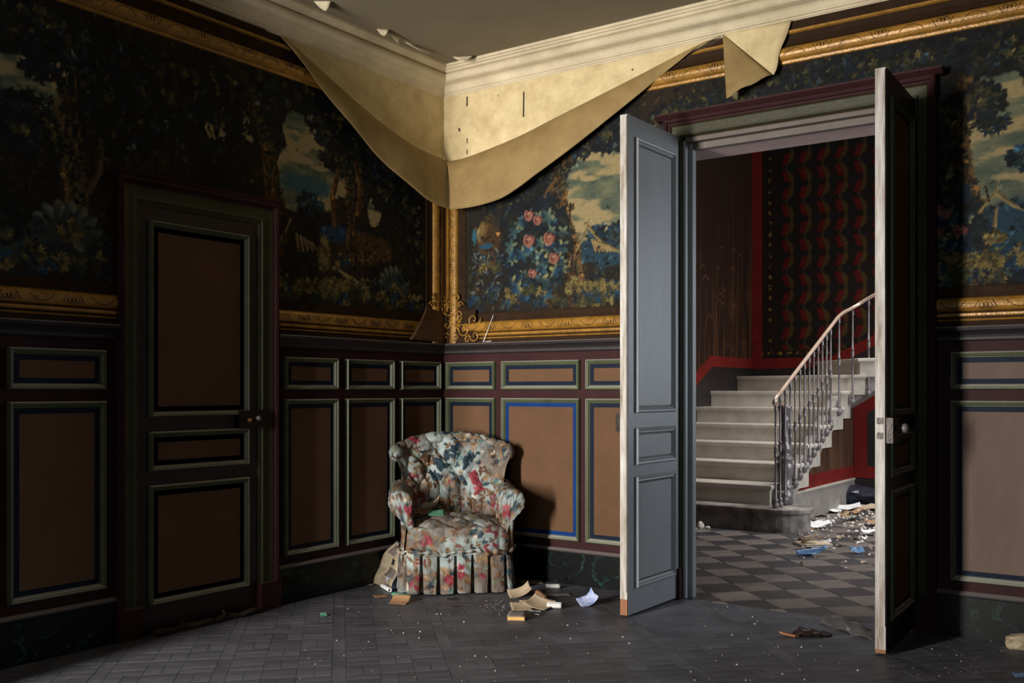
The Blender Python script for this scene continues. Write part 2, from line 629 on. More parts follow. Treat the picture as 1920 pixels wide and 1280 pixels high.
# ------------------------------------------------------------------ wainscot
def wainscot(wm, wall, segs, cols):
    for s0, s1 in segs:
        wall_box(wm, s0, s1, 0.19, 1.515, 0.0, 0.006).build('wainscot_board', M['maroon'], wall)
        wall_box(wm, s0, s1, 0.0, 0.205, 0.0, 0.03).build('baseboard', M['marble'], wall)
        strip_sweep(wm, s0, s1, [(0.200, 0.0), (0.200, 0.034), (0.206, 0.040), (0.214, 0.040), (0.220, 0.034), (0.224, 0.026), (0.228, 0.018), (0.228, 0.0)]).build('baseboard_cap', M['rail'], wall)
        strip_sweep(wm, s0, s1, [(1.500, 0.0), (1.500, 0.028), (1.505, 0.034), (1.514, 0.034), (1.518, 0.026), (1.530, 0.030), (1.546, 0.046), (1.552, 0.060),
                                 (1.566, 0.064), (1.573, 0.058), (1.574, 0.02), (1.574, 0.0)]).build('chair_rail', M['rail'], wall)
    for s0, s1, field, band, band_small in cols:
        panel(wm, s0, s1, 0.275, 1.197, wall, field, band)
        panel(wm, s0, s1, 1.250, 1.446, wall, field, band_small)


wainscot(LWm, wall_left, [(0.0, 1.555), (2.59, 4.2)],
         [(0.06, 0.478, 'brown', 'blue', 'blue'), (0.543, 0.988, 'brown', 'blue', 'blue'), (1.057, 1.490, 'brown', 'blue', 'blue'),
          (2.638, 3.125, 'brown', 'blue', 'blue'), (3.19, 3.66, 'brown', 'blue', 'blue')])
wainscot(RWm, wall_back, [(0.0, 1.735), (3.292, RX)],
         [(0.035, 0.465, 'brown', 'blue', 'blue'), (0.517, 1.137, 'brown', 'bright_blue', 'blue'), (1.180, 1.66, 'brown', 'blue', 'blue'),
          (3.352, 4.02, 'pale_brown', 'blue', 'blue'), (4.09, 4.6, 'pale_brown', 'blue', 'blue')])

# ------------------------------------------------------------------ gilt borders round the tapestry
# fold lines of the peeled paper: (s, z) on each wall
def LP(px, py):
    p = on_x(px, py, 0.0)
    return -p[1], p[2]


def RP(px, py):
    p = on_y(px, py, 0.0)
    return p[0], p[2]


LW_FOLD = ((0.0, 2.78), (1.505, 3.25))
RW_FOLD = ((0.0, 2.78), (2.11, 3.25))
LW_TOP = (LP(700, 228), LP(560, 112))
RW_TOP = (RP(1100, 204), RP(1300, 104))


def gilt(wm, wall, a, b, base, sgn, horizontal=True, foldcut=None, top=False, dots=True):
    """base = coordinate of the border's outer edge, sgn = direction towards the tapestry"""
    def P(l):
        return [(base + sgn * q, n) for q, n in l]
    if top:
        bands = [('gilt_band', 'gold_dark', [(0.0, 0.0), (0.0, 0.018), (0.045, 0.018), (0.05, 0.0)]),
                 ('gilt_fillet', 'gold', [(0.048, 0.0), (0.048, 0.022), (0.054, 0.030), (0.064, 0.030), (0.070, 0.020), (0.07, 0.0)]),
                 ('gilt_band', 'gold_dark', [(0.068, 0.0), (0.068, 0.016), (0.10, 0.012), (0.13, 0.016), (0.142, 0.022), (0.142, 0.0)]),
                 ('gilt_torus', 'gold', [(0.140, 0.0)] + [(0.178 - 0.038 * math.cos(t), 0.012 + 0.032 * math.sin(t)) for t in np.linspace(0, math.pi, 9)] + [(0.216, 0.0)]),
                 ('gilt_fillet', 'gold', [(0.215, 0.0), (0.215, 0.016), (0.228, 0.014), (0.232, 0.006), (0.232, 0.0)])]
    else:
        bands = [('gilt_band', 'gold_dark', [(0.0, 0.0), (0.0, 0.024), (0.026, 0.020), (0.026, 0.0)]),
                 ('gilt_fillet', 'gold', [(0.025, 0.0), (0.025, 0.024), (0.030, 0.028), (0.035, 0.024), (0.035, 0.0)]),
                 ('gilt_band', 'gold_dark', [(0.034, 0.0), (0.034, 0.018), (0.046, 0.018), (0.046, 0.0)]),
                 ('gilt_fillet', 'gold', [(0.045, 0.0), (0.045, 0.026), (0.051, 0.034), (0.061, 0.034), (0.066, 0.026), (0.066, 0.0)]),
                 ('gilt_band', 'gold_dark', [(0.065, 0.0), (0.065, 0.014), (0.073, 0.014), (0.073, 0.0)]),
                 ('gilt_torus', 'gold', [(0.072, 0.0)] + [(0.108 - 0.036 * math.cos(t), 0.012 + 0.032 * math.sin(t)) for t in np.linspace(0, math.pi, 9)] + [(0.144, 0.0)]),
                 ('gilt_band', 'gold_dark', [(0.143, 0.0), (0.143, 0.016), (0.165, 0.011), (0.200, 0.009), (0.205, 0.0)])]
    objs = []
    for nm, mt, prof in bands:
        objs.append(strip_sweep(wm, a, b, P(prof), horizontal).build(nm, M[mt], wall))
    # engraved garland along the torus: alternating swags and leaf rosettes
    c = base + sgn * (0.178 if top else 0.108)
    mb = MB()
    pitch = 0.155
    n = int((b - a) / pitch)
    for i in range(n):
        t0 = a + (i + 0.5) * pitch
        def tp(t, q):
            h = 0.012 + 0.032 * math.sqrt(max(0.0, 1 - (q / 0.038) ** 2)) + 0.0008
            return wm(t, c + sgn * q, h) if horizontal else wm(c + sgn * q, t, h)
        if i % 2 == 0:
            mb.tube([tp(t0 + w * 0.062, -0.02 + 0.034 * w * w) for w in np.linspace(-1, 1, 9)], 0.0017, 5)
        else:
            for k in (-1, 0, 1):
                mb.tube([tp(t0 + k * 0.018 + 0.012 * math.sin(w), -0.006 + 0.012 * math.cos(w) - 0.004 * abs(k)) for w in np.linspace(0.6, 5.7, 9)], 0.0017, 5)
            for k in (-1, 1):
                mb.tube([tp(t0 + k * (0.03 + 0.022 * w), 0.018 - 0.036 * w) for w in np.linspace(0, 1, 5)], 0.0015, 5)
    if mb.v:
        objs.append(tag(mb.build('gilt_garland', M['gold_line'], wall, smooth=True), kind='stuff'))
    if foldcut:
        (sa, za), (sb, zb) = foldcut
        d = Vector(wm(sb, zb, 0)) - Vector(wm(sa, za, 0))
        nn = Vector(wm(0, 0, 1)) - Vector(wm(0, 0, 0))
        no = d.cross(nn)
        if no.z < 0:
            no = -no
        for o in objs:
            cut(o, Vector(wm(sa, za, 0)), no)
    return objs


gilt(LWm, wall_left, 0.205, 1.555, 1.576, 1)
gilt(LWm, wall_left, 2.59, 4.2, 1.576, 1)
gilt(RWm, wall_back, 0.205, 1.735, 1.576, 1)
gilt(RWm, wall_back, 3.292, 5.6, 1.576, 1)
gilt(LWm, wall_left, 1.576, 3.2, 0.0, 1, horizontal=False, foldcut=LW_FOLD)
gilt(RWm, wall_back, 1.576, 3.2, 0.0, 1, horizontal=False, foldcut=RW_FOLD)
gilt(LWm, wall_left, 0.3, 4.2, 3.315, -1, top=True, foldcut=LW_TOP)
gilt(RWm, wall_back, 0.3, 5.6, 3.315, -1, top=True, foldcut=RW_TOP)

# rocaille scrolls where the borders meet in the corner
def scrolls(wm, wall, few=False):
    mb = MB()
    PXM = 0.0037 / 4.573

    def at(X, Y):
        return RP(740 + X / 4.573, 380 + Y / 4.573)

    def sp(X, Y, r, a0, turns, rad, n=26, tail=0.12):
        cs, cz = at(X, Y)
        pts, rr = [], []
        for t in np.linspace(0, 1, n):
            q = r * PXM * (1 - tail * 0 - 0.86 * t ** 0.8)
            a = a0 + turns * 2 * math.pi * t
            pts.append(wm(cs + q * math.cos(a), cz + q * math.sin(a), 0.037 + 0.004 * t))
            rr.append(rad * (0.55 + 0.9 * math.sin(math.pi * min(1, 0.15 + t))) if t < 0.85 else rad * 1.3)
        mb.tube(pts, rr, 6)

    big = [(495, 925, 78, 1.2, 1.35), (560, 820, 52, -2.0, -1.25), (625, 1090, 70, 2.6, 1.35), (705, 1005, 76, 0.2, -1.3), (715, 1140, 62, 2.9, 1.2), (585, 965, 46, 3.6, -1.1),
           (478, 1050, 44, 1.0, -1.1), (655, 1175, 40, 0.5, 1.1), (545, 1160, 46, 2.2, -1.1), (590, 880, 34, 0.0, 1.1), (470, 1150, 36, 0.4, 1.0), (765, 1080, 36, 1.0, 1.1), (470, 830, 32, 2.0, 1.0)]
    for X, Y, r, a0, tn in (big if not few else big[:2] + big[9:10]):
        sp(X, Y, r, a0, tn, 0.0042)
    if not few:
        for k, a in enumerate(np.linspace(-2.6, 1.2, 11)):
            cs, cz = at(550, 1030)
            L_ = 0.055 + 0.02 * (k % 2)
            mb.tube([wm(cs + q * math.cos(a + 0.5 * q / L_), cz + q * math.sin(a + 0.5 * q / L_), 0.038) for q in np.linspace(0.012, L_, 6)], [0.002, 0.005, 0.006, 0.005, 0.003, 0.0012], 6)
        wall_box(wm, 0.0, 0.31, 1.576, 1.80, 0.0, 0.0345).build('gilt_corner_block', M['gold_dark'], wall)
    mb.build('gilt_scrollwork', M['gold'], wall, smooth=True)


scrolls(RWm, wall_back)
scrolls(LWm, wall_left, True)

# ------------------------------------------------------------------ tapestry print, painted leaf by leaf into colour attributes
def vnoise(x, y, seed=0):
    xi, yi = np.floor(x).astype(int), np.floor(y).astype(int)
    fx, fy = x - xi, y - yi
    fx, fy = fx * fx * (3 - 2 * fx), fy * fy * (3 - 2 * fy)
    def h(a, b):
        n = (a * 374761393 + b * 668265263 + seed * 144665) & 0x7fffffff
        n = ((n ^ (n >> 13)) * 1274126177) & 0x7fffffff
        return ((n ^ (n >> 16)) & 0xffff) / 65535.0
    return (h(xi, yi) * (1 - fx) + h(xi + 1, yi) * fx) * (1 - fy) + (h(xi, yi + 1) * (1 - fx) + h(xi + 1, yi + 1) * fx) * fy


def fbm(x, y, seed=0, o=4):
    r, a, t = 0, 0.5, 0
    for i in range(o):
        r = r + a * vnoise(x * 2 ** i, y * 2 ** i, seed + i * 17)
        t += a
        a *= 0.5
    return r / t


class Canvas:
    def __init__(c, s0, s1, z0, z1, res):
        c.s0, c.z0, c.res = s0, z0, res
        c.ns, c.nz = int(round((s1 - s0) / res)) + 1, int(round((z1 - z0) / res)) + 1
        c.S, c.Z = np.meshgrid(s0 + np.arange(c.ns) * res, z0 + np.arange(c.nz) * res, indexing='ij')
        c.a = np.zeros((c.ns, c.nz, 3))

    def win(c, s, z, r):
        i0, i1 = int((s - r - c.s0) / c.res), int((s + r - c.s0) / c.res) + 2
        j0, j1 = int((z - r - c.z0) / c.res), int((z + r - c.z0) / c.res) + 2
        i0, j0 = max(i0, 0), max(j0, 0)
        i1, j1 = min(i1, c.ns), min(j1, c.nz)
        if i0 >= i1 or j0 >= j1:
            return None
        return slice(i0, i1), slice(j0, j1)

    def blend(c, w, m, col):
        c.a[w] = c.a[w] * (1 - m[..., None]) + np.asarray(col, float) * m[..., None] if np.ndim(col) == 1 else c.a[w] * (1 - m[..., None]) + col * m[..., None]

    def leaf(c, s, z, size, ang, col, hi=None, lobes=0, aspect=0.45):
        w = c.win(s, z, size * 1.2)
        if w is None:
            return
        x, y = c.S[w] - s, c.Z[w] - z
        u, v = x * math.cos(ang) + y * math.sin(ang), -x * math.sin(ang) + y * math.cos(ang)
        if lobes:
            th = np.arctan2(v / 0.85, u)
            r = np.hypot(u, v / 0.85) / (size * (0.72 + 0.28 * np.cos(lobes * th)))
        else:
            r = np.abs(u / size) ** 1.6 + (v / (size * aspect)) ** 2
        m = np.clip((1.15 - r) / 0.3, 0, 1)
        col = np.asarray(col, float)
        if hi is not None:
            t = np.clip((v / (size * aspect) + y / size * 0.7) * 0.7 + 0.2, 0, 1)[..., None]
            vein = np.exp(-(v / (0.06 * size + c.res * 0.5)) ** 2)[..., None] * 0.3
            cc = col * (1 - t) + np.asarray(hi, float) * t + vein * 20
            c.a[w] = c.a[w] * (1 - m[..., None]) + cc * m[..., None]
        else:
            c.blend(w, m, col)

    def stroke(c, pts, rad, col, hi=None):
        pts = [np.asarray(p, float) for p in pts]
        rads = rad if hasattr(rad, '__len__') else [rad] * len(pts)
        for k in range(len(pts) - 1):
            p, q = pts[k], pts[k + 1]
            mid, R = (p + q) / 2, np.linalg.norm(q - p) / 2 + max(rads[k], rads[k + 1]) * 1.4
            w = c.win(mid[0], mid[1], R)
            if w is None:
                continue
            d = q - p
            L = d @ d + 1e-9
            x, y = c.S[w] - p[0], c.Z[w] - p[1]
            t = np.clip((x * d[0] + y * d[1]) / L, 0, 1)
            rr = rads[k] + (rads[k + 1] - rads[k]) * t
            e = np.hypot(x - t * d[0], y - t * d[1]) / rr
            side = (x * d[1] - y * d[0]) / math.sqrt(L) / rr
            m = np.clip((1.1 - e) / 0.3, 0, 1)
            if hi is None:
                c.blend(w, m, col)
            else:
                f = np.clip(0.5 + 0.6 * side + 0.5 * (vnoise(c.S[w] * 60, c.Z[w] * 12, 5) - 0.5), 0, 1)[..., None]
                cc = np.asarray(col, float) * (1 - f) + np.asarray(hi, float) * f
                c.a[w] = c.a[w] * (1 - m[..., None]) + cc * m[..., None]

    def ellipse(c, s, z, rs, rz, col, soft=0.25, jag=0.25):
        w = c.win(s, z, max(rs, rz) * 1.5)
        if w is None:
            return
        e = np.hypot((c.S[w] - s) / rs, (c.Z[w] - z) / rz) + jag * (fbm(c.S[w] * 14, c.Z[w] * 14, 3) - 0.5) * 2
        m = np.clip((1 - e) / soft + 0.5, 0, 1)
        if callable(col):
            c.a[w] = c.a[w] * (1 - m[..., None]) + col(c.S[w], c.Z[w]) * m[..., None]
        else:
            c.blend(w, m, col)

    def sky(c, s, z, rs, rz):
        def f(S, Z):
            n = fbm(S * 5, Z * 16, 11)[..., None]
            n2 = fbm(S * 9 + 7, Z * 22, 23)[..., None]
            tan, teal, pale = np.array([168, 148, 104.]), np.array([78, 90, 76.]), np.array([118, 120, 92.])
            cl = np.clip((n - 0.54) * 7 + 0.5, 0, 1)
            k = tan * (1 - cl) + (teal * (1 - np.clip(n2 * 2 - 0.6, 0, 1)) + pale * np.clip(n2 * 2 - 0.6, 0, 1)) * cl
            return k
        c.ellipse(s, z, rs, rz, f, 0.12, 0.35)

    def mass(c, s, z, rs, rz, n, size, pal, his=None, hi_share=0.35, lobes=5):
        for _ in range(n):
            a, r = random.uniform(0, 2 * math.pi), math.sqrt(random.random())
            q, p = s + rs * r * math.cos(a), z + rz * r * math.sin(a)
            col = np.asarray(random.choice(pal), float) * random.uniform(0.75, 1.2)
            hi = None
            if his is not None and random.random() < hi_share:
                hi = random.choice(his)
            c.leaf(q, p, size * random.uniform(0.6, 1.3), random.uniform(0, 6.28), col, hi, lobes if random.random() < 0.75 else 0)

    def rose(c, s, z, r):
        c.leaf(s, z, r, 0.3, (112, 64, 52), None, 7)
        for k in range(14):
            a = k * 2.4
            q = r * 0.75 * (1 - k / 15)
            c.leaf(s + q * math.cos(a), z + q * math.sin(a), r * 0.42, a + 1.6, (146, 92, 74) if k % 3 else (90, 42, 36), (186, 140, 116), 0, 0.6)
        c.leaf(s, z, r * 0.25, 0, (92, 42, 36), (180, 140, 116))

    def rgb(c):
        return lin(np.clip(c.a, 0, 255)).reshape(-1, 3)


DARK = [(14, 18, 22), (18, 24, 30), (22, 26, 24), (26, 24, 16)]
NAVY = [(18, 28, 38), (22, 36, 50), (16, 22, 28), (28, 36, 34)]
OCHRE = [(78, 66, 32), (96, 82, 42), (54, 50, 28), (108, 94, 54)]
BLUE = [(20, 46, 68), (26, 58, 82), (16, 34, 50), (36, 56, 58)]
OLIVE = [(58, 58, 32), (44, 48, 30), (72, 66, 38)]
BROWN = (54, 36, 18)
BROWNHI = (112, 80, 42)


def undergrowth(c, s0, s1, zb, n):
    for _ in range(n):
        s, z = random.uniform(s0, s1), zb + abs(random.gauss(0, 0.09))
        pal = random.choice([OCHRE, OCHRE, BLUE, OLIVE, NAVY])
        c.mass(s, z, 0.05, 0.035, 8, 0.024, pal, OCHRE if pal is not OCHRE else [(140, 124, 74)], 0.4)


def tree(c, pts, rad, crown, n=60, hi=OLIVE):
    c.stroke(pts, rad, BROWN, BROWNHI)
    for s, z, rs, rz in crown:
        c.mass(s, z, rs, rz, int(n), 0.045, DARK, None)
        c.mass(s, z, rs * 1.05, rz * 1.05, int(n * 0.55), 0.032, NAVY + DARK, hi + [(74, 88, 84)], 0.25)
        c.mass(s, z + rz * 0.2, rs * 0.8, rz * 0.7, int(n * 0.2), 0.024, OLIVE, OCHRE, 0.6)


def flower_bush(c, s, z, k):
    """rose bush with big blue-green leaves and pink roses"""
    c.mass(s, z + 0.02, 0.26 * k, 0.34 * k, 160, 0.06 * k, NAVY + DARK, None)
    for _ in range(46):
        a, r = random.uniform(0, 6.28), math.sqrt(random.random())
        c.leaf(s + 0.24 * k * r * math.cos(a), z + 0.30 * k * r * math.sin(a) - 0.03, random.uniform(0.035, 0.065) * k, random.uniform(0, 6.28), random.choice(BLUE + [(50, 76, 74)]),
               random.choice([(150, 146, 92), (120, 128, 96), (70, 104, 112)]), 5)
    for ds, dz, r in ((-0.06, 0.24, 0.045), (0.01, 0.20, 0.04), (-0.06, 0.07, 0.052), (0.10, 0.07, 0.052), (0.14, -0.06, 0.045), (-0.03, -0.15, 0.04)):
        c.rose(s + ds * k, z + dz * k, r * k)


def broad_leaves(c, s, z, k):
    for i in range(11):
        a = -0.3 + i * 0.4
        c.leaf(s + 0.07 * k * math.cos(a), z + 0.05 * k * math.sin(a), 0.085 * k, a, (50, 58, 54), (128, 124, 100), 0, 0.38)


def fallen_branch(c, pts):
    c.stroke(pts, [0.013, 0.010, 0.008, 0.006, 0.004][:len(pts)], (92, 74, 42), (166, 144, 94))


def base_fill(c):
    n = fbm(c.S * 3, c.Z * 3, 2)[..., None]
    k = np.clip(n * 2 - 0.5, 0, 1)
    c.a[:] = np.array([20, 20, 18.]) * (1 - k) + np.array([48, 36, 20.]) * k


RES = 0.006


def ivy(c, pts, n):
    """bark streaks and climbing leaves that break up a trunk"""
    pts = [np.asarray(p) for p in pts]
    for _ in range(n):
        k_ = random.randrange(len(pts) - 1)
        t_ = random.random()
        p = pts[k_] * (1 - t_) + pts[k_ + 1] * t_ + np.array([random.gauss(0, 0.028), random.gauss(0, 0.012)])
        if random.random() < 0.5:
            q = p + np.array([random.gauss(0, 0.012), random.uniform(0.03, 0.09)])
            c.stroke([p, q], 0.005, random.choice([(34, 22, 12), (96, 70, 38), (26, 18, 10)]))
        else:
            c.leaf(p[0], p[1], random.uniform(0.014, 0.03), random.uniform(0, 6.28), random.choice(OLIVE + DARK), random.choice(OCHRE), 5)


def fine_detail(c, n):
    """small dabs that vary whatever colour lies beneath, thinner over the sky"""
    for _ in range(n):
        i, j = random.randrange(c.ns), random.randrange(c.nz)
        col = c.a[i, j].copy()
        if col.sum() > 250:
            if random.random() < 0.93:
                continue
            f_ = 0.7
        else:
            f_ = random.choice([0.35, 0.5, 0.6, 1.4, 1.6])
        col = col * f_ + (np.array([10, 8, 3.]) if f_ > 1 else 0)
        c.leaf(c.S[i, j], c.Z[i, j], random.uniform(0.008, 0.020), random.uniform(0, 6.28), col, None, random.choice([0, 3, 5]), 0.4)


# back wall
c = Canvas(0.2, 4.3, 1.76, 3.09, RES)
base_fill(c)
for px, py, rs, rz in ((1120, 345, 0.22, 0.30), (1150, 300, 0.22, 0.22), (1085, 425, 0.14, 0.12), (1050, 410, 0.06, 0.12), (1880, 240, 0.17, 0.28), (1900, 330, 0.14, 0.22), (1850, 300, 0.10, 0.15), (1790, 340, 0.05, 0.10),
                       (1480, 160, 0.10, 0.03), (1390, 180, 0.1, 0.03), (1600, 150, 0.1, 0.03), (905, 440, 0.05, 0.08)):
    c.sky(*RP(px, py), rs, rz)
for px, py in ((1110, 470), (1140, 480), (1880, 440), (1910, 400)):
    s, z = RP(px, py)
    c.ellipse(s, z, 0.16, 0.07, (36, 62, 76), 0.4, 0.4)
for dpx, dpy in ((0, 0),):
    s, z = RP(1060, 360)
    tree(c, [RP(1082, 560), RP(1076, 470), RP(1056, 400), RP(1046, 330), RP(1070, 280), RP(1090, 230)], [0.07, 0.055, 0.05, 0.05, 0.035, 0.02],
         [(*RP(1010, 320), 0.22, 0.14), (*RP(1100, 268), 0.2, 0.08), (*RP(960, 385), 0.22, 0.14), (*RP(1150, 250), 0.16, 0.1)], 70)
    c.stroke([RP(1046, 340), RP(1025, 370), RP(1015, 420)], [0.04, 0.03, 0.02], BROWN, BROWNHI)
    c.stroke([RP(1060, 400), RP(1040, 430), RP(1030, 500)], [0.025, 0.02, 0.015], BROWN, BROWNHI)
    s, z = RP(1140, 445)
    c.mass(s, z, 0.15, 0.09, 60, 0.035, BLUE + NAVY, [(70, 96, 96)], 0.4)
    tree(c, [RP(1830, 520), RP(1826, 430), RP(1810, 340), RP(1796, 250), RP(1800, 190), RP(1820, 110)], [0.07, 0.06, 0.05, 0.05, 0.04, 0.03],
         [(*RP(1770, 230), 0.10, 0.16), (*RP(1850, 100), 0.26, 0.09), (*RP(1700, 110), 0.5, 0.07), (*RP(1840, 190), 0.09, 0.07), (*RP(1920, 90), 0.2, 0.08), (*RP(1780, 380), 0.07, 0.1)], 80)
    c.mass(*RP(1910, 300), 0.06, 0.06, 26, 0.035, BLUE + NAVY, [(70, 96, 96)], 0.4)
    c.mass(*RP(1860, 230), 0.06, 0.05, 20, 0.035, NAVY, OLIVE, 0.4)
    tree(c, [RP(1500, 190), RP(1500, 150)], [0.02, 0.02], [(*RP(1400, 200), 0.35, 0.07), (*RP(1560, 140), 0.4, 0.08), (*RP(1290, 210), 0.25, 0.07), (*RP(1640, 125), 0.3, 0.08)], 90, OCHRE)
s, z = RP(918, 455)
c.ellipse(s, z, 0.10, 0.16, (70, 48, 24), 0.4, 0.4)
c.ellipse(*RP(905, 430), 0.03, 0.05, (120, 96, 50), 0.4, 0.3)
c.ellipse(*RP(890, 445), 0.02, 0.06, (48, 96, 110), 0.4, 0.3)
c.ellipse(*RP(912, 462), 0.06, 0.02, (34, 76, 100), 0.4, 0.3)
for _ in range(60):
    px, py = random.uniform(886, 940), random.uniform(470, 560)
    c.leaf(*RP(px, py), random.uniform(0.02, 0.035), random.uniform(0, 6.28), random.choice(NAVY), random.choice([(120, 128, 110), (150, 146, 110), (52, 76, 88)]), 0, 0.4)
fallen_branch(c, [RP(1064, 500), RP(1080, 470), RP(1095, 445), RP(1102, 425), RP(1106, 410)])
fallen_branch(c, [RP(1104, 425), RP(1125, 450), RP(1140, 465)])
for k in range(7):
    fallen_branch(c, [RP(1112 + 5 * k, 450 + 2 * k), RP(1118 + 7 * k, 470)])
fallen_branch(c, [RP(1806, 450), RP(1826, 410), RP(1850, 380), RP(1868, 362), RP(1872, 340)])
fallen_branch(c, [RP(1870, 362), RP(1900, 385), RP(1920, 392)])
fallen_branch(c, [RP(1855, 460), RP(1866, 420), RP(1868, 390)])
ivy(c, [RP(1082, 560), RP(1076, 470), RP(1056, 400), RP(1046, 330), RP(1070, 280)], 170)
ivy(c, [RP(1830, 520), RP(1826, 430), RP(1810, 340), RP(1796, 250), RP(1800, 190)], 170)
fine_detail(c, 3000)
flower_bush(c, *RP(1006, 470), 1.0)
flower_bush(c, *RP(1772, 455), 0.75)
c.mass(*RP(1800, 480), 0.07, 0.08, 30, 0.05, BLUE, [(120, 128, 96)], 0.5)
c.mass(*RP(1135, 545), 0.16, 0.05, 60, 0.04, BLUE, [(110, 110, 60)], 0.3)
c.mass(*RP(1900, 490), 0.12, 0.07, 50, 0.045, BLUE, [(130, 120, 60)], 0.3)
undergrowth(c, 0.25, 4.2, 1.80, 120)
for px in range(1070, 1140, 9):
    c.mass(*RP(px, 535 + 6 * math.sin(px)), 0.035, 0.03, 8, 0.024, OCHRE, [(150, 134, 74)], 0.6)
for px in range(1800, 1880, 9):
    c.mass(*RP(px, 490 + 6 * math.sin(px)), 0.035, 0.03, 8, 0.024, OCHRE, [(150, 134, 74)], 0.6)
fine_detail(c, 1200)
c.a *= 0.8
V = np.stack([c.S, np.full_like(c.S, -0.004), c.Z], -1).reshape(-1, 3)
fq = grid_faces(c.ns, c.nz)
fc = V[fq].mean(1)
fq = fq[~((fc[:, 0] > 1.76) & (fc[:, 0] < 3.27) & (fc[:, 2] < 2.87))]
tp_back = mesh('tapestry_wallpaper', V, fq, M['tapestry'], wall_back, colors=c.rgb())

# left wall
c = Canvas(0.2, 4.2, 1.76, 3.09, RES)
base_fill(c)
for px, py, rs, rz in ((575, 290, 0.17, 0.28), (600, 345, 0.15, 0.16), (560, 250, 0.12, 0.14), (640, 330, 0.10, 0.12), (720, 340, 0.08, 0.14), (545, 330, 0.10, 0.2), (60, 150, 0.25, 0.12), (100, 115, 0.12, 0.08), (20, 170, 0.15, 0.1), (405, 240, 0.07, 0.07), (700, 400, 0.06, 0.1),
                       (460, 230, 0.08, 0.1), (490, 180, 0.08, 0.08)):
    c.sky(*LP(px, py), rs, rz)
c.ellipse(*LP(570, 345), 0.2, 0.06, (62, 92, 100), 0.4, 0.4)
c.ellipse(*LP(640, 440), 0.2, 0.06, (34, 58, 84), 0.4, 0.4)
c.ellipse(*LP(690, 470), 0.25, 0.10, (76, 54, 28), 0.4, 0.4)
tree(c, [LP(520, 470), LP(510, 350), LP(500, 270), LP(470, 210), LP(440, 170)], [0.06, 0.06, 0.05, 0.045, 0.03],
     [(*LP(440, 190), 0.3, 0.16), (*LP(520, 150), 0.22, 0.12), (*LP(380, 230), 0.25, 0.16), (*LP(560, 170), 0.15, 0.12)], 80)
tree(c, [LP(660, 480), LP(656, 400), LP(652, 320)], [0.05, 0.04, 0.03], [(*LP(640, 280), 0.22, 0.15), (*LP(690, 300), 0.2, 0.15), (*LP(620, 230), 0.2, 0.14), (*LP(720, 350), 0.12, 0.16)], 70, OCHRE)
c.stroke([LP(628, 420), LP(622, 370), LP(634, 320)], [0.025, 0.022, 0.02], BROWN, BROWNHI)
c.stroke([LP(672, 400), LP(676, 350), LP(668, 310)], [0.03, 0.03, 0.03], BROWN, BROWNHI)
for a in (-30, -14, 0, 16, 34):
    c.stroke([LP(660, 455), LP(660 + a * 0.5, 480), LP(660 + a, 496)], [0.025, 0.018, 0.01], BROWN, BROWNHI)
tree(c, [LP(780, 520), LP(772, 440), LP(760, 380), LP(755, 330)], [0.04, 0.035, 0.03, 0.02], [(*LP(765, 390), 0.12, 0.2), (*LP(780, 470), 0.1, 0.2)], 60)
tree(c, [LP(150, 400), LP(140, 320), LP(125, 230), LP(130, 170), LP(160, 110)], [0.08, 0.07, 0.06, 0.05, 0.03],
     [(*LP(160, 120), 0.4, 0.16), (*LP(230, 220), 0.3, 0.22), (*LP(60, 230), 0.25, 0.14), (*LP(300, 160), 0.35, 0.2), (*LP(80, 60), 0.3, 0.12)], 90)
c.stroke([LP(95, 190), LP(120, 240), LP(145, 290), LP(152, 340)], [0.015, 0.02, 0.02, 0.015], (62, 50, 32), (100, 84, 56))
c.stroke([LP(188, 262), LP(186, 320), LP(160, 370), LP(110, 390)], [0.012, 0.018, 0.02, 0.02], (62, 50, 32), (100, 84, 56))
c.mass(*LP(580, 385), 0.1, 0.06, 40, 0.035, BLUE + NAVY, [(70, 96, 96)], 0.4)
fallen_branch(c, [LP(520, 460), LP(535, 435), LP(545, 410)])
for k in range(5):
    fallen_branch(c, [LP(555 + 7 * k, 440 + 4 * k), LP(558 + 9 * k, 470)])
c.stroke([LP(630, 505), LP(660, 525), LP(690, 545)], [0.01, 0.02, 0.014], (128, 110, 70), (170, 150, 100))
ivy(c, [LP(520, 470), LP(510, 350), LP(500, 270), LP(470, 210)], 150)
ivy(c, [LP(660, 480), LP(656, 400), LP(652, 320)], 80)
ivy(c, [LP(150, 400), LP(140, 320), LP(125, 230), LP(130, 170)], 120)
fine_detail(c, 2500)
broad_leaves(c, *LP(738, 535), 1.0)
broad_leaves(c, *LP(125, 440), 1.25)
for _ in range(70):
    px, py = random.uniform(0, 210), random.uniform(400, 520)
    c.leaf(*LP(px, py), random.uniform(0.02, 0.05), random.uniform(0, 6.28), random.choice(NAVY), random.choice([(60, 70, 66), (52, 56, 44)]), 0, 0.4)
undergrowth(c, 0.25, 1.56, 1.80, 60)
undergrowth(c, 2.6, 4.1, 1.80, 50)
for px in range(560, 660, 9):
    c.mass(*LP(px, 535 + 8 * math.sin(px)), 0.04, 0.035, 9, 0.026, OCHRE, [(130, 114, 62)], 0.5)
c.mass(*LP(607, 480), 0.04, 0.12, 40, 0.028, OCHRE, [(130, 114, 62)], 0.5)
fine_detail(c, 1000)
c.a *= 0.9
V = np.stack([np.full_like(c.S, 0.004), -c.S, c.Z], -1).reshape(-1, 3)
fq = grid_faces(c.ns, c.nz)[:, ::-1]
fc = V[fq].mean(1)
fq = fq[~((fc[:, 1] < -1.59) & (fc[:, 1] > -2.56) & (fc[:, 2] < 2.30))].copy()
tp_left = mesh('tapestry_wallpaper', V, fq, M['tapestry'], wall_left, colors=c.rgb())


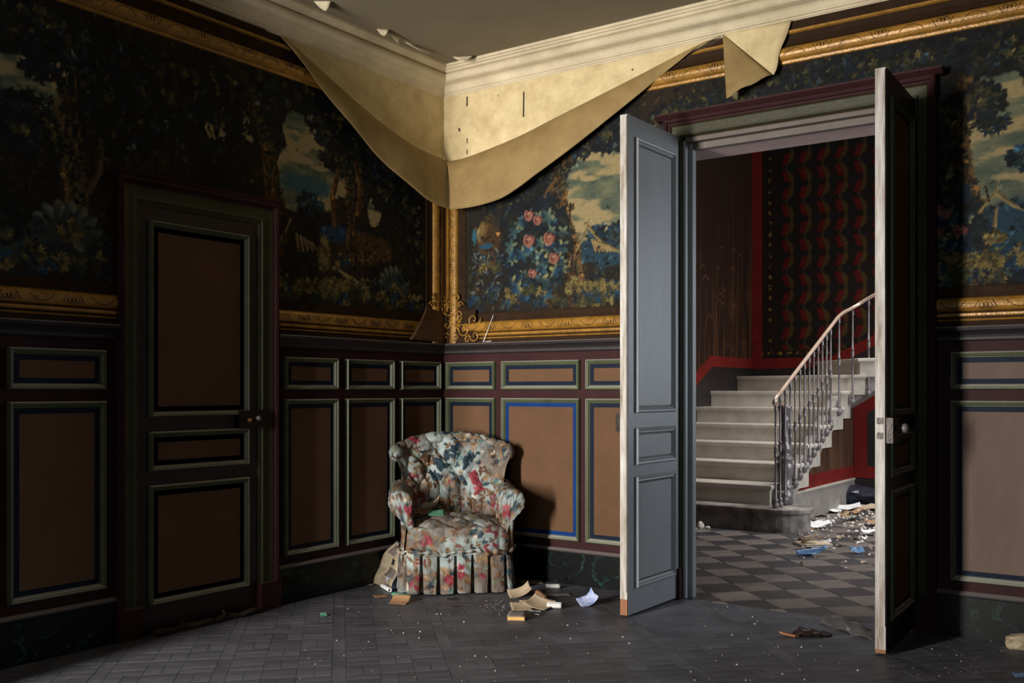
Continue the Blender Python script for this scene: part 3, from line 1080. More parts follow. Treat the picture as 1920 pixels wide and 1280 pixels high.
# ------------------------------------------------------------------ bare plaster above the fold, cornice, peeled wallpaper
def plaster_patch(wm, wall, fold, name):
    poly = list(fold) + [(fold[0][0], 3.335)]
    mb = MB()
    mb.prism(poly, lambda p: wm(p[0], p[1], 0.0), lambda p: wm(p[0], p[1], 0.0075))
    return mb.build(name, M['plaster'], wall)


LFP = [(0.0, 2.835)] + [(LP(px, py)[0], LP(px, py)[1] - 0.02) for px, py in ((761, 266), (667, 191), (566, 101))] + [(1.505, 3.335)]
RFP = [(0.0, 2.835)] + [(RP(px, py)[0], RP(px, py)[1] - 0.02) for px, py in ((875, 296), (967, 259), (1042, 221), (1200, 141), (1290, 95))] + [(2.11, 3.335)]
pl = plaster_patch(LWm, wall_left, LFP, 'bare_plaster')
pr = plaster_patch(RWm, wall_back, RFP, 'bare_plaster')
# gouges in the plaster of the back wall
for (px0, py0, px1, py1, w) in ((877, 181, 877, 200, 4), (983, 172, 983, 220, 4), (862, 240, 863, 247, 5), (877, 259, 877, 269, 3), (877, 280, 877, 290, 3), (896, 245, 899, 246, 3), (935, 177, 936, 182, 2), (1187, 129, 1187, 133, 4), (1160, 144, 1161, 146, 3)):
    a, b = on_y(px0, py0), on_y(px1, py1)
    h = w * 0.0018
    mbg = MB()
    mbg.prism([(a[0] - h * 0.6, a[2]), (a[0] + h, a[2] - 0.004), (b[0] + h * 0.7, b[2]), (b[0] - h, b[2] + 0.003)], lambda p: (p[0], -0.007, p[1]), lambda p: (p[0], -0.0078, p[1]))
    mbg.build('plaster_gouge', M['gold_line'], pr)

CPROF = [(0.0, 3.312), (0.012, 3.312), (0.014, 3.322), (0.020, 3.323), (0.022, 3.334), (0.030, 3.336), (0.032, 3.346)]
CPROF += [(0.034 + 0.034 * (1 - math.cos(t)), 3.350 + 0.036 * math.sin(t)) for t in np.linspace(0, R90, 6)]
CPROF += [(0.080 + 0.026 * math.sin(t), 3.420 - 0.030 * math.cos(t)) for t in np.linspace(0, math.pi, 9)]
CPROF += [(0.088, 3.452), (0.098, 3.456), (0.104, 3.466), (0.116, 3.470), (0.122, 3.480), (0.132, 3.482), (0.132, 3.4995), (0.0, 3.4995)]
k = len(CPROF)
v = [(n, -n, z) for n, z in CPROF] + [(n, RY, z) for n, z in CPROF]
f = [(i, i + 1, k + i + 1, k + i) for i in range(k - 1)]
trim1 = tag(MB().add(v, f).build('trim_1', M['cornice']), kind='structure', label='peeling cream plaster cornice along the left wall')
v = [(n, -n, z) for n, z in CPROF] + [(RX, -n, z) for n, z in CPROF]
trim2 = tag(MB().add(v, f).build('trim_2', M['cornice']), kind='structure', label='cream plaster cornice along the back wall above the peeled paper')


def catmull(P, n):
    P = np.asarray(P, float)
    out = []
    m = len(P)
    for i in range(m - 1):
        p0, p1, p2, p3 = P[max(i - 1, 0)], P[i], P[i + 1], P[min(i + 2, m - 1)]
        for t in np.linspace(0, 1, n, endpoint=False):
            out.append(0.5 * (2 * p1 + (p2 - p0) * t + (2 * p0 - 5 * p1 + 4 * p2 - p3) * t * t + (3 * p1 - p0 - 3 * p2 + p3) * t ** 3))
    out.append(P[-1])
    return np.array(out)


def sheet_solid(name, P, m, parent=None, th=0.0012, smooth=True):
    """grid of points (a, b, 3) given a thickness"""
    a, b, _ = P.shape
    du = np.gradient(P, axis=0)
    dv = np.gradient(P, axis=1)
    n = np.cross(du, dv)
    n /= np.linalg.norm(n, axis=-1, keepdims=True) + 1e-9
    V = np.concatenate([(P + n * th / 2).reshape(-1, 3), (P - n * th / 2).reshape(-1, 3)])
    F = grid_faces(a, b)
    N = a * b
    F = np.concatenate([F, F[:, ::-1] + N])
    idx = np.arange(N).reshape(a, b)
    loop = np.concatenate([idx[:, 0], idx[-1, 1:], idx[-2::-1, -1], idx[0, -2:0:-1]])
    nx = np.roll(loop, -1)
    F = np.concatenate([F, np.stack([loop, loop + N, nx + N, nx], -1)])
    return mesh(name, V, F, m, parent, smooth)


def flap_surface(folds, lowers, nt, ns, bulge=0.35):
    A, B = catmull(folds, nt), catmull(lowers, nt)
    P = np.zeros((len(A), ns, 3))
    for i in range(len(A)):
        a, b = A[i], B[i]
        out = b - a
        out[2] = 0
        c1 = a + out * 0.55 + np.array([0, 0, 0.012])
        c2 = b + np.array([0, 0, (a[2] - b[2]) * 0.55]) + out * 0.06
        for j, t in enumerate(np.linspace(0, 1, ns)):
            P[i, j] = (1 - t) ** 3 * a + 3 * (1 - t) ** 2 * t * c1 + 3 * (1 - t) * t * t * c2 + t ** 3 * b
    return P


peel = tag(empty('peeled_wallpaper', (0, 0, 2.5)), 'large torn wallpaper sheet sagging in a V from the corner below the cornice', 'wallpaper')
inv = Matrix.Translation((0, 0, -2.5))
lf = [on_x(528, 68, 0.012), on_x(566, 101, 0.012), on_x(667, 191, 0.012), on_x(761, 266, 0.012), np.array([0.03, -0.03, 2.862])]
ll = [on_x(527, 70, 0.014), on_x(562, 112, 0.06), on_x(630, 199, 0.085), on_x(705, 289, 0.10), on_x(765, 345, 0.13), on_x(810, 379, 0.15), on_x(849, 393, 0.165)]


def resample(P, n):
    P = catmull(P, 12)
    d = np.concatenate([[0], np.cumsum(np.linalg.norm(np.diff(P, axis=0), axis=1))])
    t = np.linspace(0, d[-1], n)
    return np.stack([np.interp(t, d, P[:, i]) for i in range(3)], -1)


P = flap_surface(resample(lf, 14), resample(ll, 14), 6, 24)
wob = 0.006 * np.sin(np.linspace(0, 19, P.shape[0]))[:, None] * np.linspace(0, 1, P.shape[1])[None, :]
P[..., 0] += wob
P[..., 2] -= 2.5
sheet_solid('flap', P, M['paper_back'], peel)
rf = [np.array([0.035, -0.025, 2.85]), on_y(875, 296, -0.012), on_y(967, 259, -0.012), on_y(1042, 221, -0.012), on_y(1200, 141, -0.012), on_y(1290, 95, -0.012), on_y(1350, 69, -0.012)]
rl = [on_y(843, 393, -0.168), on_y(892, 386, -0.155), on_y(949, 367, -0.14), on_y(1016, 319, -0.12), on_y(1080, 270, -0.10), on_y(1185, 188, -0.06), on_y(1245, 137, -0.04), on_y(1318, 80, -0.02), on_y(1352, 69, -0.014)]
P = flap_surface(resample(rf, 16), resample(rl, 16), 6, 24)
P[..., 1] += 0.005 * np.sin(np.linspace(0, 16, P.shape[0]))[:, None] * np.linspace(0, 1, P.shape[1])[None, :]
P[..., 2] -= 2.5
sheet_solid('flap', P, M['paper_back'], peel)

peel2 = tag(empty('torn_wallpaper_scrap', (2.3, 0, 3.2)), 'small torn scrap of cream paper folded over beside the gilt border', 'wallpaper')
q = [on_y(1356, 64, -0.036), on_y(1484, 38, -0.036), on_y(1470, 100, -0.045), on_y(1449, 141, -0.06)]
g = np.zeros((10, 10, 3))
for i, s in enumerate(np.linspace(0, 1, 10)):
    for j, t in enumerate(np.linspace(0, 1, 10)):
        top = q[0] * (1 - s) + q[1] * s
        bot = q[0] * (1 - s) + q[3] * s
        g[i, j] = top * (1 - t) + bot * t + np.array([0.012 * math.sin(t * 9) * s * t, 0, 0.0])
g -= np.array([2.3, 0, 3.2])
sheet_solid('scrap_face', g, M['plaster'], peel2, 0.002)
tri = [on_y(1355, 64, -0.037), on_y(1449, 140, -0.061), on_y(1362, 184, -0.13)]
g = np.zeros((10, 10, 3))
for i, s in enumerate(np.linspace(0, 1, 10)):
    for j, t in enumerate(np.linspace(0, 1, 10)):
        a = tri[0] * (1 - s) + tri[1] * s
        b = tri[0] * (1 - s) + tri[2] * s
        b2 = tri[0] * (1 - s) + (tri[2] * (1 - 0) + 0) * s
        g[i, j] = a * (1 - t) + b2 * t + np.array([0, -0.02 * math.sin(math.pi * t) * s, 0.006 * math.sin(t * 12) * s])
g -= np.array([2.3, 0, 3.2])
sheet_solid('scrap_fold', g, M['paper_back'], peel2, 0.002)


def flake(label, p, tri_px):
    """small shard of paint hanging off the cornice edge at the ceiling"""
    e = [on_z(*t, 3.4985 - d) for t, d in zip(tri_px, (0.0, 0.004, 0.05))]
    g = np.zeros((5, 5, 3))
    for i, s in enumerate(np.linspace(0, 1, 5)):
        for j, t in enumerate(np.linspace(0, 1, 5)):
            a = e[0] * (1 - s) + e[1] * s
            b = e[2]
            g[i, j] = a * (1 - t * 0.96) + b * t * 0.96 + np.array([0, 0, -0.008 * math.sin(math.pi * t)])
    o = sheet_solid('paint_flake', g, M['cornice'], None, 0.0015, smooth=False)
    return tag(o, label, 'paint flake', 'paint flakes along the cornice')


flake('pale paint flake hanging at the ceiling edge, nearest the top of the picture', None, ((588, 2), (620, 2), (611, 22)))
flake('triangular paint flake hanging midway along the left cornice', None, ((706, 54), (729, 55), (720, 68)))
flake('blunt paint flake just right of the triangular one on the left cornice', None, ((729, 58), (750, 68), (747, 82)))
flake('long low paint flake on the left cornice nearest the corner', None, ((758, 78), (820, 98), (806, 102)))
flake('paint flake at the ceiling just right of the room corner', None, ((848, 106), (888, 103), (868, 113)))


def adopt(root):
    bpy.context.view_layer.update()
    m = Matrix.LocRotScale(root.location, root.rotation_euler, None).inverted()
    for ch in root.children:
        ch.matrix_parent_inverse = m
    return root


# ------------------------------------------------------------------ small painted door in the left wall
d1 = tag(empty('door_1', (0, -2.07, 0)), kind='structure', label='closed brown panelled door with green mouldings in the left wall')
wall_box(LWm, 1.695, 2.455, 0.008, 2.20, 0.0, 0.014).build('door_leaf', M['door_dark'], d1)
for z0, z1 in ((0.146, 0.762), (0.830, 1.037), (1.108, 2.118)):
    panel(LWm, 1.757, 2.399, z0, z1, d1, 'brown', 'blue', base=0.004, name='door_panel')
APROF_OUT = [(0.0, 0.0), (0.0, 0.044), (0.006, 0.054), (0.018, 0.058), (0.028, 0.052), (0.032, 0.040), (0.040, 0.038), (0.044, 0.034)]
APROF_IN = [(0.044, 0.034), (0.06, 0.030), (0.098, 0.030), (0.104, 0.036), (0.112, 0.036), (0.118, 0.028), (0.128, 0.026), (0.136, 0.018), (0.138, 0.0)]


def architrave(wm, s0, s1, ztop, zb, parent, prof, name, m):
    """left post, head and right post with mitred corners"""
    v, f = [], []
    k = len(prof)
    for d, n in prof:
        v += [wm(s0 + d, zb, n), wm(s0 + d, ztop - d, n), wm(s1 - d, ztop - d, n), wm(s1 - d, zb, n)]
    for i in range(k - 1):
        for j in range(3):
            f.append((i * 4 + j, i * 4 + j + 1, (i + 1) * 4 + j + 1, (i + 1) * 4 + j))
    return MB().add(v, f).build(name, M[m], parent)


architrave(LWm, 1.557, 2.590, 2.325, 0.15, d1, APROF_OUT, 'architrave_roll', 'maroon')
architrave(LWm, 1.557, 2.590, 2.325, 0.15, d1, APROF_IN, 'architrave_band', 'olive_dark')
strip_sweep(LWm, 1.545, 2.602, [(2.318, 0.0), (2.318, 0.055), (2.330, 0.066), (2.338, 0.068), (2.342, 0.0)]).build('door_cap', M['maroon'], d1)
for s0, s1 in ((1.552, 1.698), (2.452, 2.595)):
    wall_box(LWm, s0, s1, 0.0, 0.155, 0.0, 0.058).build('plinth_block', M['maroon'], d1)
lk = wall_box(LWm, 1.665, 1.835, 1.040, 1.135, 0.018, 0.055).build('lock_box', M['black_iron'], d1)
for s, z, r, m in ((1.795, 1.083, 0.012, 'brass'), (1.735, 1.092, 0.014, 'iron')):
    MB().add([(x + 0.055, y, zz) for x, y, zz in [(0, 0, 0)]], []).v
    kb = MB().lathe([(0.006, 0.0), (0.006, 0.012), (r, 0.016), (r * 1.1, 0.026), (r * 0.6, 0.034), (0.001, 0.036)], n=12)
    kb.v = [(0.055 + z2, -s + x2, z + y2) for x2, y2, z2 in kb.v]
    kb.build('knob', M[m], lk, smooth=True)
wall_box(LWm, 1.642, 1.664, 1.030, 1.142, 0.03, 0.050).build('keeper', M['black_iron'], d1)
adopt(d1)

rag = MB()
pts, rad = [], []
for i, t in enumerate(np.linspace(0, 1, 60)):
    s = 2.42 - 0.72 * t
    pts.append((0.085 + 0.008 * math.sin(t * 17), -s, 0.020 + 0.004 * math.sin(t * 31)))
    rad.append(0.015 + 0.003 * math.sin(t * 23) + 0.001 * math.sin(t * 57) - (0.012 if i in (0, 59) else 0))
rag.tube(pts, rad, 8)
for t in (0.25, 0.62):
    s = 2.42 - 0.72 * t
    rag.tube([(0.085, -s, 0.03), (0.08, -s - 0.005, 0.055), (0.075, -s - 0.015, 0.065)], [0.012, 0.008, 0.002], 6)
tag(rag.build('draught_rag', M['rag'], smooth=True), 'rolled dusty rag lying along the foot of the closed door', 'rag')

# ------------------------------------------------------------------ double doorway
dw = tag(empty('door_2', (2.514, 0, 0)), kind='structure', label='olive and maroon architrave round the open double doorway')
architrave(RWm, 1.738, 3.290, 2.880, 0.18, dw, APROF_OUT, 'architrave_roll', 'maroon')
AIN2 = [(0.044, 0.034), (0.05, 0.022), (0.092, 0.020), (0.098, 0.028), (0.106, 0.028), (0.112, 0.018), (0.113, 0.0)]
architrave(RWm, 1.738, 3.290, 2.880, 0.18, dw, AIN2, 'architrave_band', 'olive_dark')
strip_sweep(RWm, 1.70, 3.328, [(2.868, 0.0), (2.868, 0.055), (2.878, 0.068), (2.892, 0.084), (2.902, 0.086), (2.906, 0.0)]).build('door_cap', M['maroon'], dw)
for s0, s1 in ((1.728, 1.852), (3.177, 3.30)):
    wall_box(RWm, s0, s1, 0.0, 0.185, 0.0, 0.056).build('plinth_block', M['maroon'], dw)
# thin painted frame inside the opening
MB().box(1.85, 1.866, 0.0, 0.055, 0, 2.745).box(1.85, 1.888, 0.055, 0.10, 0, 2.745).build('jamb', M['white_door'], dw)
MB().box(3.162, 3.178, 0.0, 0.055, 0, 2.745).box(3.14, 3.178, 0.055, 0.10, 0, 2.745).build('jamb', M['white_door'], dw)
MB().box(1.866, 3.162, 0.0, 0.055, 2.735, 2.76).box(1.888, 3.14, 0.055, 0.10, 2.698, 2.76).build('head_jamb', M['head_paint'], dw)
MB().box(1.70, 3.33, 0.10, 0.36, 2.705, 2.725).build('lintel_soffit', M['soffit'], dw)
adopt(dw)


def leaf_map(hx, hy, dx, dy, sgn):
    L = math.hypot(dx, dy)
    d = np.array([dx / L, dy / L])
    n = np.array([-d[1], d[0]]) * sgn
    return lambda s, z, q: (hx + d[0] * s + n[0] * q, hy + d[1] * s + n[1] * q, z)


def slab(wm, s0, s1, z0, z1, n0, n1):
    mb = MB()
    v = [wm(s, z, n) for z in (z0, z1) for s, n in ((s0, n0), (s1, n0), (s1, n1), (s0, n1))]
    return mb.add(v, [(3, 2, 1, 0), (4, 5, 6, 7), (0, 1, 5, 4), (1, 2, 6, 5), (2, 3, 7, 6), (3, 0, 4, 7)])


LEAFW, LZ0, LZ1 = 0.640, 0.012, 2.765
LPAN = ((0.150, 0.770), (0.832, 1.040), (1.122, 2.655))
WPROF = [(0.0, 0.0), (0.002, 0.012), (0.008, 0.018), (0.016, 0.016), (0.020, 0.008), (0.026, 0.010), (0.032, 0.006), (0.036, -0.002)]


def door_leaf(name, wm, label, white_n, dark_n, TH):
    """wm: n = 0 on the face seen from the room; the leaf fills n in (-TH, 0)"""
    e = tag(empty(name, wm(0, 0, 0)), kind='structure', label=label)
    slab(wm, 0.0, LEAFW - 0.012, LZ0, LZ1, -TH + 0.004, -0.004).build('leaf_core', M['door_dark'], e)
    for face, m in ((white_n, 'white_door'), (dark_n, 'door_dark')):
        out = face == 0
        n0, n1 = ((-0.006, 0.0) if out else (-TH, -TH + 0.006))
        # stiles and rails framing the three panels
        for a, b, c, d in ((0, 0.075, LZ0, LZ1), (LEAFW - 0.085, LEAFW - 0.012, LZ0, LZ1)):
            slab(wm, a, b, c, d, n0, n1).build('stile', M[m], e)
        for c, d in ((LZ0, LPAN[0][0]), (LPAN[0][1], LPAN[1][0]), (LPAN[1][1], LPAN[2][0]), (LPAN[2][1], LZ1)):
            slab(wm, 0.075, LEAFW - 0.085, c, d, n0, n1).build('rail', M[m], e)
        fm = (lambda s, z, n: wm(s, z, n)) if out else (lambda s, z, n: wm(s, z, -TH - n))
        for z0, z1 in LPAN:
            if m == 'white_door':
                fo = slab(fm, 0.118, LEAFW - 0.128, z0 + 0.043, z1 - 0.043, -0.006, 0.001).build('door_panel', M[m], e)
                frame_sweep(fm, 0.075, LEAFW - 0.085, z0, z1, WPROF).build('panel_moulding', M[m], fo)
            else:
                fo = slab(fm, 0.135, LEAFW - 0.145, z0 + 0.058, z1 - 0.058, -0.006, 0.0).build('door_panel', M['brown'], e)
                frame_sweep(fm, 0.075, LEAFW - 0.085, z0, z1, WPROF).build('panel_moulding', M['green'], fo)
    # chipped white meeting edge with its rebate strip
    zb_ = 0.10 if white_n == 0 else 0.03
    slab(wm, LEAFW - 0.012, LEAFW, zb_, LZ1, -TH, -0.002).build('meeting_edge', M['door_edge'], e)
    slab(wm, LEAFW - 0.012, LEAFW - 0.001, LZ0, zb_, -TH, -0.002).build('bare_edge', M['wood'], e)
    slab(wm, LEAFW, LEAFW + 0.006, 0.14, LZ1 - 0.01, -TH * 0.35, -0.004).build('rebate_strip', M['door_edge'], e)
    return e


wmL = leaf_map(1.836, -0.012, -0.012, -1.0, 1)
dl = door_leaf('door_3', wmL, 'open left door leaf with grey-white panels swung into the room', 0, -1, 0.046)
slab(wmL, LEAFW - 0.12, LEAFW - 0.002, 1.02, 1.12, -0.075, -0.047).build('lock_box', M['black_iron'], dl)
adopt(dl)
wmR = leaf_map(3.180, -0.012, 0.033, -1.0, 1)
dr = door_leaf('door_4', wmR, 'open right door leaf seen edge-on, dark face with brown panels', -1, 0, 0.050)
lb = slab(wmR, LEAFW - 0.15, LEAFW - 0.004, 1.00, 1.12, 0.0, 0.030).build('lock_box', M['black_iron'], dr)
kb = MB().lathe([(0.008, 0.0), (0.008, 0.02), (0.022, 0.028), (0.024, 0.042), (0.012, 0.052), (0.001, 0.053)], n=12)
kb.v = [wmR(LEAFW - 0.085 + x, 1.07 + y, 0.03 + z) for x, y, z in kb.v]
kb.build('knob', M['iron'], lb, smooth=True)
for z in (1.02, 1.09):
    slab(wmR, LEAFW, LEAFW + 0.010, z, z + 0.03, -0.04, -0.012).build('strike_lug', M['black_iron'], dr)
adopt(dr)

# ------------------------------------------------------------------ stair hall shell
HX0, HX1, HY0, HY1, HZ = -0.2, 4.6, 0.36, 6.24, 4.7
fh = tag(MB().box(HX0 - 0.2, HX1, 0.0, HY1 + 0.2, -0.1, -0.012).build('floor_hall', M['grout']), kind='structure', label='worn chequered stone floor of the stair hall')
whl = tag(MB().box(HX0 - 0.2, HX0, HY0, HY1 + 0.2, 0, HZ).build('wall_hall_left', M['black_dado']), kind='structure', label='dark brown scratched wall beside the stairs')
whb = tag(MB().box(HX0, HX1, HY1, HY1 + 0.2, 0, HZ).build('wall_hall_back', M['black_dado']), kind='structure', label='back wall of the stair hall with red patterned paper')
wh = MB()
for y0, y1, z0, z1 in ((HY0, 2.4, 0, HZ), (2.4, 4.0, 0, 0.9), (2.4, 4.0, 2.9, HZ), (4.0, HY1 + 0.2, 0, HZ)):
    wh.box(HX1, HX1 + 0.2, y0, y1, z0, z1)
tag(wh.build('wall_hall_right', M['wall']), kind='structure', label='right wall of the stair hall outside the view')
wc = MB()
for x0, x1, y0, y1 in ((HX0 - 0.2, 1.0, HY0, HY1 + 0.2), (2.8, HX1 + 0.2, HY0, HY1 + 0.2), (1.0, 2.8, HY0, 2.9), (1.0, 2.8, 5.1, HY1 + 0.2)):
    wc.box(x0, x1, y0, y1, HZ, HZ + 0.15)
tag(wc.build('ceiling_hall', M['ceiling']), kind='structure', label='ceiling of the stair hall with a skylight')
tag(MB().box(HX0 - 0.2, HX1 + 0.2, 0.30, 0.36, RZ, HZ + 0.15).build('wall_hall_front', M['wall']), kind='structure', label='upper wall of the stair hall above the doorway')
window('window_3', 'y', 2.4, 4.0, 0.9, 2.9, HX1 + 0.1)

# stone tiles set diagonally
T = 0.252
tmesh = {}
ntile = 0
far = MB()
for i in range(-30, 40):
    for j in range(-40, 30):
        u, v = 2.86 * S2 + (i + 0.5) * T, 1.30 * S2 + (j + 0.5) * T
        x, y = (u + v) * S2, (u - v) * S2
        if not (HX0 + 0.1 < x < 4.4 and -0.2 < y < 5.5) or (x < 1.2 and y > 3.15):
            continue
        px, py, d = to_px((x, y, 0))
        dark = (i + j) % 2 == 0
        if y < 0.54:
            pp = clip_poly(clip_poly(clip_poly(rect45(x, y, T, T, 0.002), 0, 1, 0.012), 1, 0, 1.71), -1, 0, -3.32)
            if len(pp) > 2 and area2(pp) > 2e-4:
                MB().prism(pp, lambda p: (p[0], p[1], -0.011), lambda p: (p[0], p[1], -0.001)).build('floor_tile', M['tile_dark' if dark else 'tile_light'], fh)
            continue
        if 1200 < px < 1800:
            key = dark
            if key not in tmesh:
                o = mesh('floor_tile', *plank_geo(T, T, 0.002, 0.002), M['tile_dark' if dark else 'tile_light'], fh)
                tmesh[key] = o.data
            else:
                o = link(bpy.data.objects.new('floor_tile', tmesh[key]), fh)
            o.location = (x, y, random.uniform(-0.002, 0.001))
            o.rotation_euler = (random.gauss(0, 0.003), random.gauss(0, 0.003), math.pi / 4)

# hall wallpaper
c = Canvas(4.0, HY1, 1.1, 4.6, 0.014)          # left wall, s = y
n = fbm(c.S * 26, c.Z * 1.3, 4)
n2 = fbm(c.S * 3, c.Z * 3, 9)
k = np.clip((n - 0.5) * 4, 0, 1) * np.clip(1.3 - (c.Z - 1.6) * 0.55, 0.1, 1)
c.a[:] = np.array([46, 28, 20.]) + k[..., None] * np.array([46, 30, 12.]) * (0.4 + n2[..., None])
for _ in range(26):
    y, z = random.uniform(4.5, 6.1), random.uniform(1.7, 2.9)
    w = random.uniform(0.03, 0.16)
    c.stroke([(y + w * t, z + 0.35 * w * (1 - (2 * t - 1) ** 2)) for t in np.linspace(0, 1, 6)], 0.007, (104, 66, 42))
for _ in range(14):
    y, z = random.uniform(4.5, 6.1), random.uniform(1.7, 2.6)
    c.stroke([(y, z), (y + random.uniform(-0.02, 0.02), z + random.uniform(0.15, 0.5))], 0.007, (80, 54, 28))
V = np.stack([np.full_like(c.S, HX0 + 0.004), c.S, c.Z], -1).reshape(-1, 3)
hall_left_paper = mesh('wallpaper', V, grid_faces(c.ns, c.nz), M['hall_paper'], whl, colors=c.rgb())
c = Canvas(HX0 + 0.1, 3.2, 1.5, 4.5, 0.012)
x, z = c.S - (HX0 + 0.32), c.Z - 1.62
HP, VP_ = 0.215, 0.42
ph = (z / VP_) % 1.0
tri = np.abs(2 * ph - 1) * 2 - 1
xx = (x - 0.035 * tri) % HP
red = (np.abs(xx - HP * 0.5) < 0.034) & (np.minimum(np.abs(ph - 0.25), np.abs(ph - 0.75)) < 0.16)
och = (np.abs(xx - HP * 0.5) >= 0.028) & (np.abs(xx - HP * 0.72) < 0.045)
rz = ((z + VP_ / 4) % (VP_ / 2)) - VP_ / 4
rx = (x - 0.035 * np.where(np.floor((z + VP_ / 4) / (VP_ / 2)) % 2 == 0, 1, -1)) % HP
rx = np.minimum(rx, HP - rx)
th = np.arctan2(rz, rx)
ros = np.hypot(rx, rz) < 0.058 * (1 + 0.16 * np.cos(8 * th))
c.a[:] = (34, 22, 14)
c.a[och] = (74, 54, 24)
c.a[red] = (88, 18, 16)
c.a[ros] = (30, 26, 24)
edge = c.S < HX0 + 0.32
c.a[edge] = (36, 24, 16)
dots = edge & (np.abs(c.S - (HX0 + 0.235)) < 0.02) & ((c.Z % 0.13) < 0.05) & (fbm(c.S * 60, c.Z * 60, 8) > 0.5)
c.a[dots] = (136, 100, 44)
low = c.Z < 1.74
c.a[low] = (36, 24, 16)
dots = low & (np.abs(c.Z - 1.69) < 0.02) & ((c.S % 0.12) < 0.06) & (fbm(c.S * 60, c.Z * 60, 8) > 0.5)
c.a[dots] = (136, 100, 44)
V = np.stack([c.S, np.full_like(c.S, HY1 - 0.004), c.Z], -1).reshape(-1, 3)
mesh('wallpaper', V, grid_faces(c.ns, c.nz)[:, ::-1].copy(), M['hall_paper'], whb, colors=c.rgb())
# red bands edging the dado
MB().box(HX0, HX0 + 0.13, HY1 - 0.006, HY1, 1.5, 4.6).build('red_border', M['red'], whb)
MB().prism([(HX0, 1.505), (0.80, 1.525), (3.2, 2.7), (3.2, 2.83), (0.78, 1.645), (HX0, 1.630)], lambda p: (p[0], HY1 - 0.008, p[1]), lambda p: (p[0], HY1, p[1])).build('red_border', M['red'], whb)
MB().prism([(HX0, 0.9), (3.2, 0.9), (3.2, 2.705), (0.80, 1.53), (HX0, 1.51)], lambda p: (p[0], HY1 - 0.007, p[1]), lambda p: (p[0], HY1, p[1])).build('dado', M['black_dado'], whb)
MB().prism([(HY1, 1.515), (5.05, 1.515), (3.2, 0.60), (3.2, 0.74), (5.0, 1.640), (HY1, 1.630)], lambda p: (HX0 + 0.008, p[0], p[1]), lambda p: (HX0, p[0], p[1])).build('red_border', M['red'], whl)
MB().prism([(HY1, 0.0), (3.0, 0.0), (3.0, 0.52), (3.2, 0.61), (5.05, 1.52), (HY1, 1.52)], lambda p: (HX0 + 0.0065, p[0], p[1]), lambda p: (HX0, p[0], p[1])).build('dado', M['black_dado'], whl)
# trim the streaked paper below the sloping border
# ------------------------------------------------------------------ staircase
st = tag(empty('staircase', (0.6, 3.0, 0)), 'pale stone staircase turning right behind the open doorway', 'staircase')
FY = [2.98, 3.25, 3.58, 3.92, 4.26, 4.62, 5.00]
FZ = [0.205, 0.385, 0.560, 0.730, 0.900, 1.067, 1.240]
SX0, SX1 = HX0 + 0.01, 1.27


def poly_step(poly, z0, z1, m, over=0.028, tread=0.045):
    c0 = np.mean(poly, axis=0)
    r = MB()
    r.prism(poly, lambda p: (p[0], p[1], z0), lambda p: (p[0], p[1], z1 - tread))
    o = r.build('step', M[m], st)
    t = MB()
    pp = [tuple(np.asarray(p)) for p in poly]
    pr = []
    for i, p in enumerate(pp):
        a, b = np.asarray(pp[i - 1]), np.asarray(pp[(i + 1) % len(pp)])
        d1_, d2_ = np.asarray(p) - a, b - np.asarray(p)
        n1 = np.array([d1_[1], -d1_[0]]) / (np.linalg.norm(d1_) + 1e-9)
        n2_ = np.array([d2_[1], -d2_[0]]) / (np.linalg.norm(d2_) + 1e-9)
        q = n1 + n2_
        q /= max(np.linalg.norm(q), 0.3)
        pr.append(np.asarray(p) + q * over)
    pr = [(max(q[0], HX0 + 0.009), min(q[1], HY1 - 0.008)) for q in pr]
    pin = [tuple(np.asarray(p) * 0.6 + np.asarray(q) * 0.4) for p, q in zip(pp, pr)]
    lay = [(pin, z1 - tread), (pin, z1 - tread + 0.008), (pr, z1 - tread + 0.014), (pr, z1 - 0.008), ([tuple(np.asarray(a) * 0.2 + np.asarray(b) * 0.8) for a, b in zip(pp, pr)], z1)]
    v = [(p[0], p[1], z) for ring, z in lay for p in ring]
    k = len(pp)
    f = [tuple(range(k - 1, -1, -1)), tuple(range((len(lay) - 1) * k, len(lay) * k))]
    for i in range(len(lay) - 1):
        f += [(i * k + j, i * k + (j + 1) % k, (i + 1) * k + (j + 1) % k, (i + 1) * k + j) for j in range(k)]
    t.add(v, f)
    t.build('tread', M[m], o)
    return o


arc = [(1.31 + 0.225 * math.cos(a), 3.215 + 0.225 * math.sin(a)) for a in np.linspace(-R90, R90, 12)]
poly_step([(SX0, 2.985)] + arc + [(SX0, 3.44)], 0.0, FZ[0], 'stone_dirty', 0.025, 0.05)
for i in range(1, 6):
    poly_step([(SX0, FY[i]), (SX1 if i > 1 else 1.16, FY[i]), (SX1 if i > 1 else 1.16, FY[i + 1] + 0.06), (SX0, FY[i + 1] + 0.06)], FZ[i - 1] - 0.06, FZ[i], 'stone')
poly_step([(SX0, 5.0), (SX1, 5.0), (1.28, 5.28), (1.0, 6.2), (SX0, 6.2)], 0.95, 1.240, 'stone')
poly_step([(SX0, 5.75), (1.09, 5.26), (1.44, 5.26), (1.0, 6.2), (SX0, 6.2)], 1.20, 1.413, 'stone')
poly_step([(0.62, 6.2), (1.385, 5.26), (1.78, 5.26), (1.6, 6.2)], 1.39, 1.587, 'stone')
for i in range(6):
    x = 1.74 + 0.33 * i
    poly_step([(x - 0.2 + 0.04 * i if i < 5 else x, 6.2), (x, 5.26), (x + 0.36, 5.26), (x + 0.36, 6.2)], 1.56 + 0.174 * i, 1.760 + 0.174 * i, 'stone')
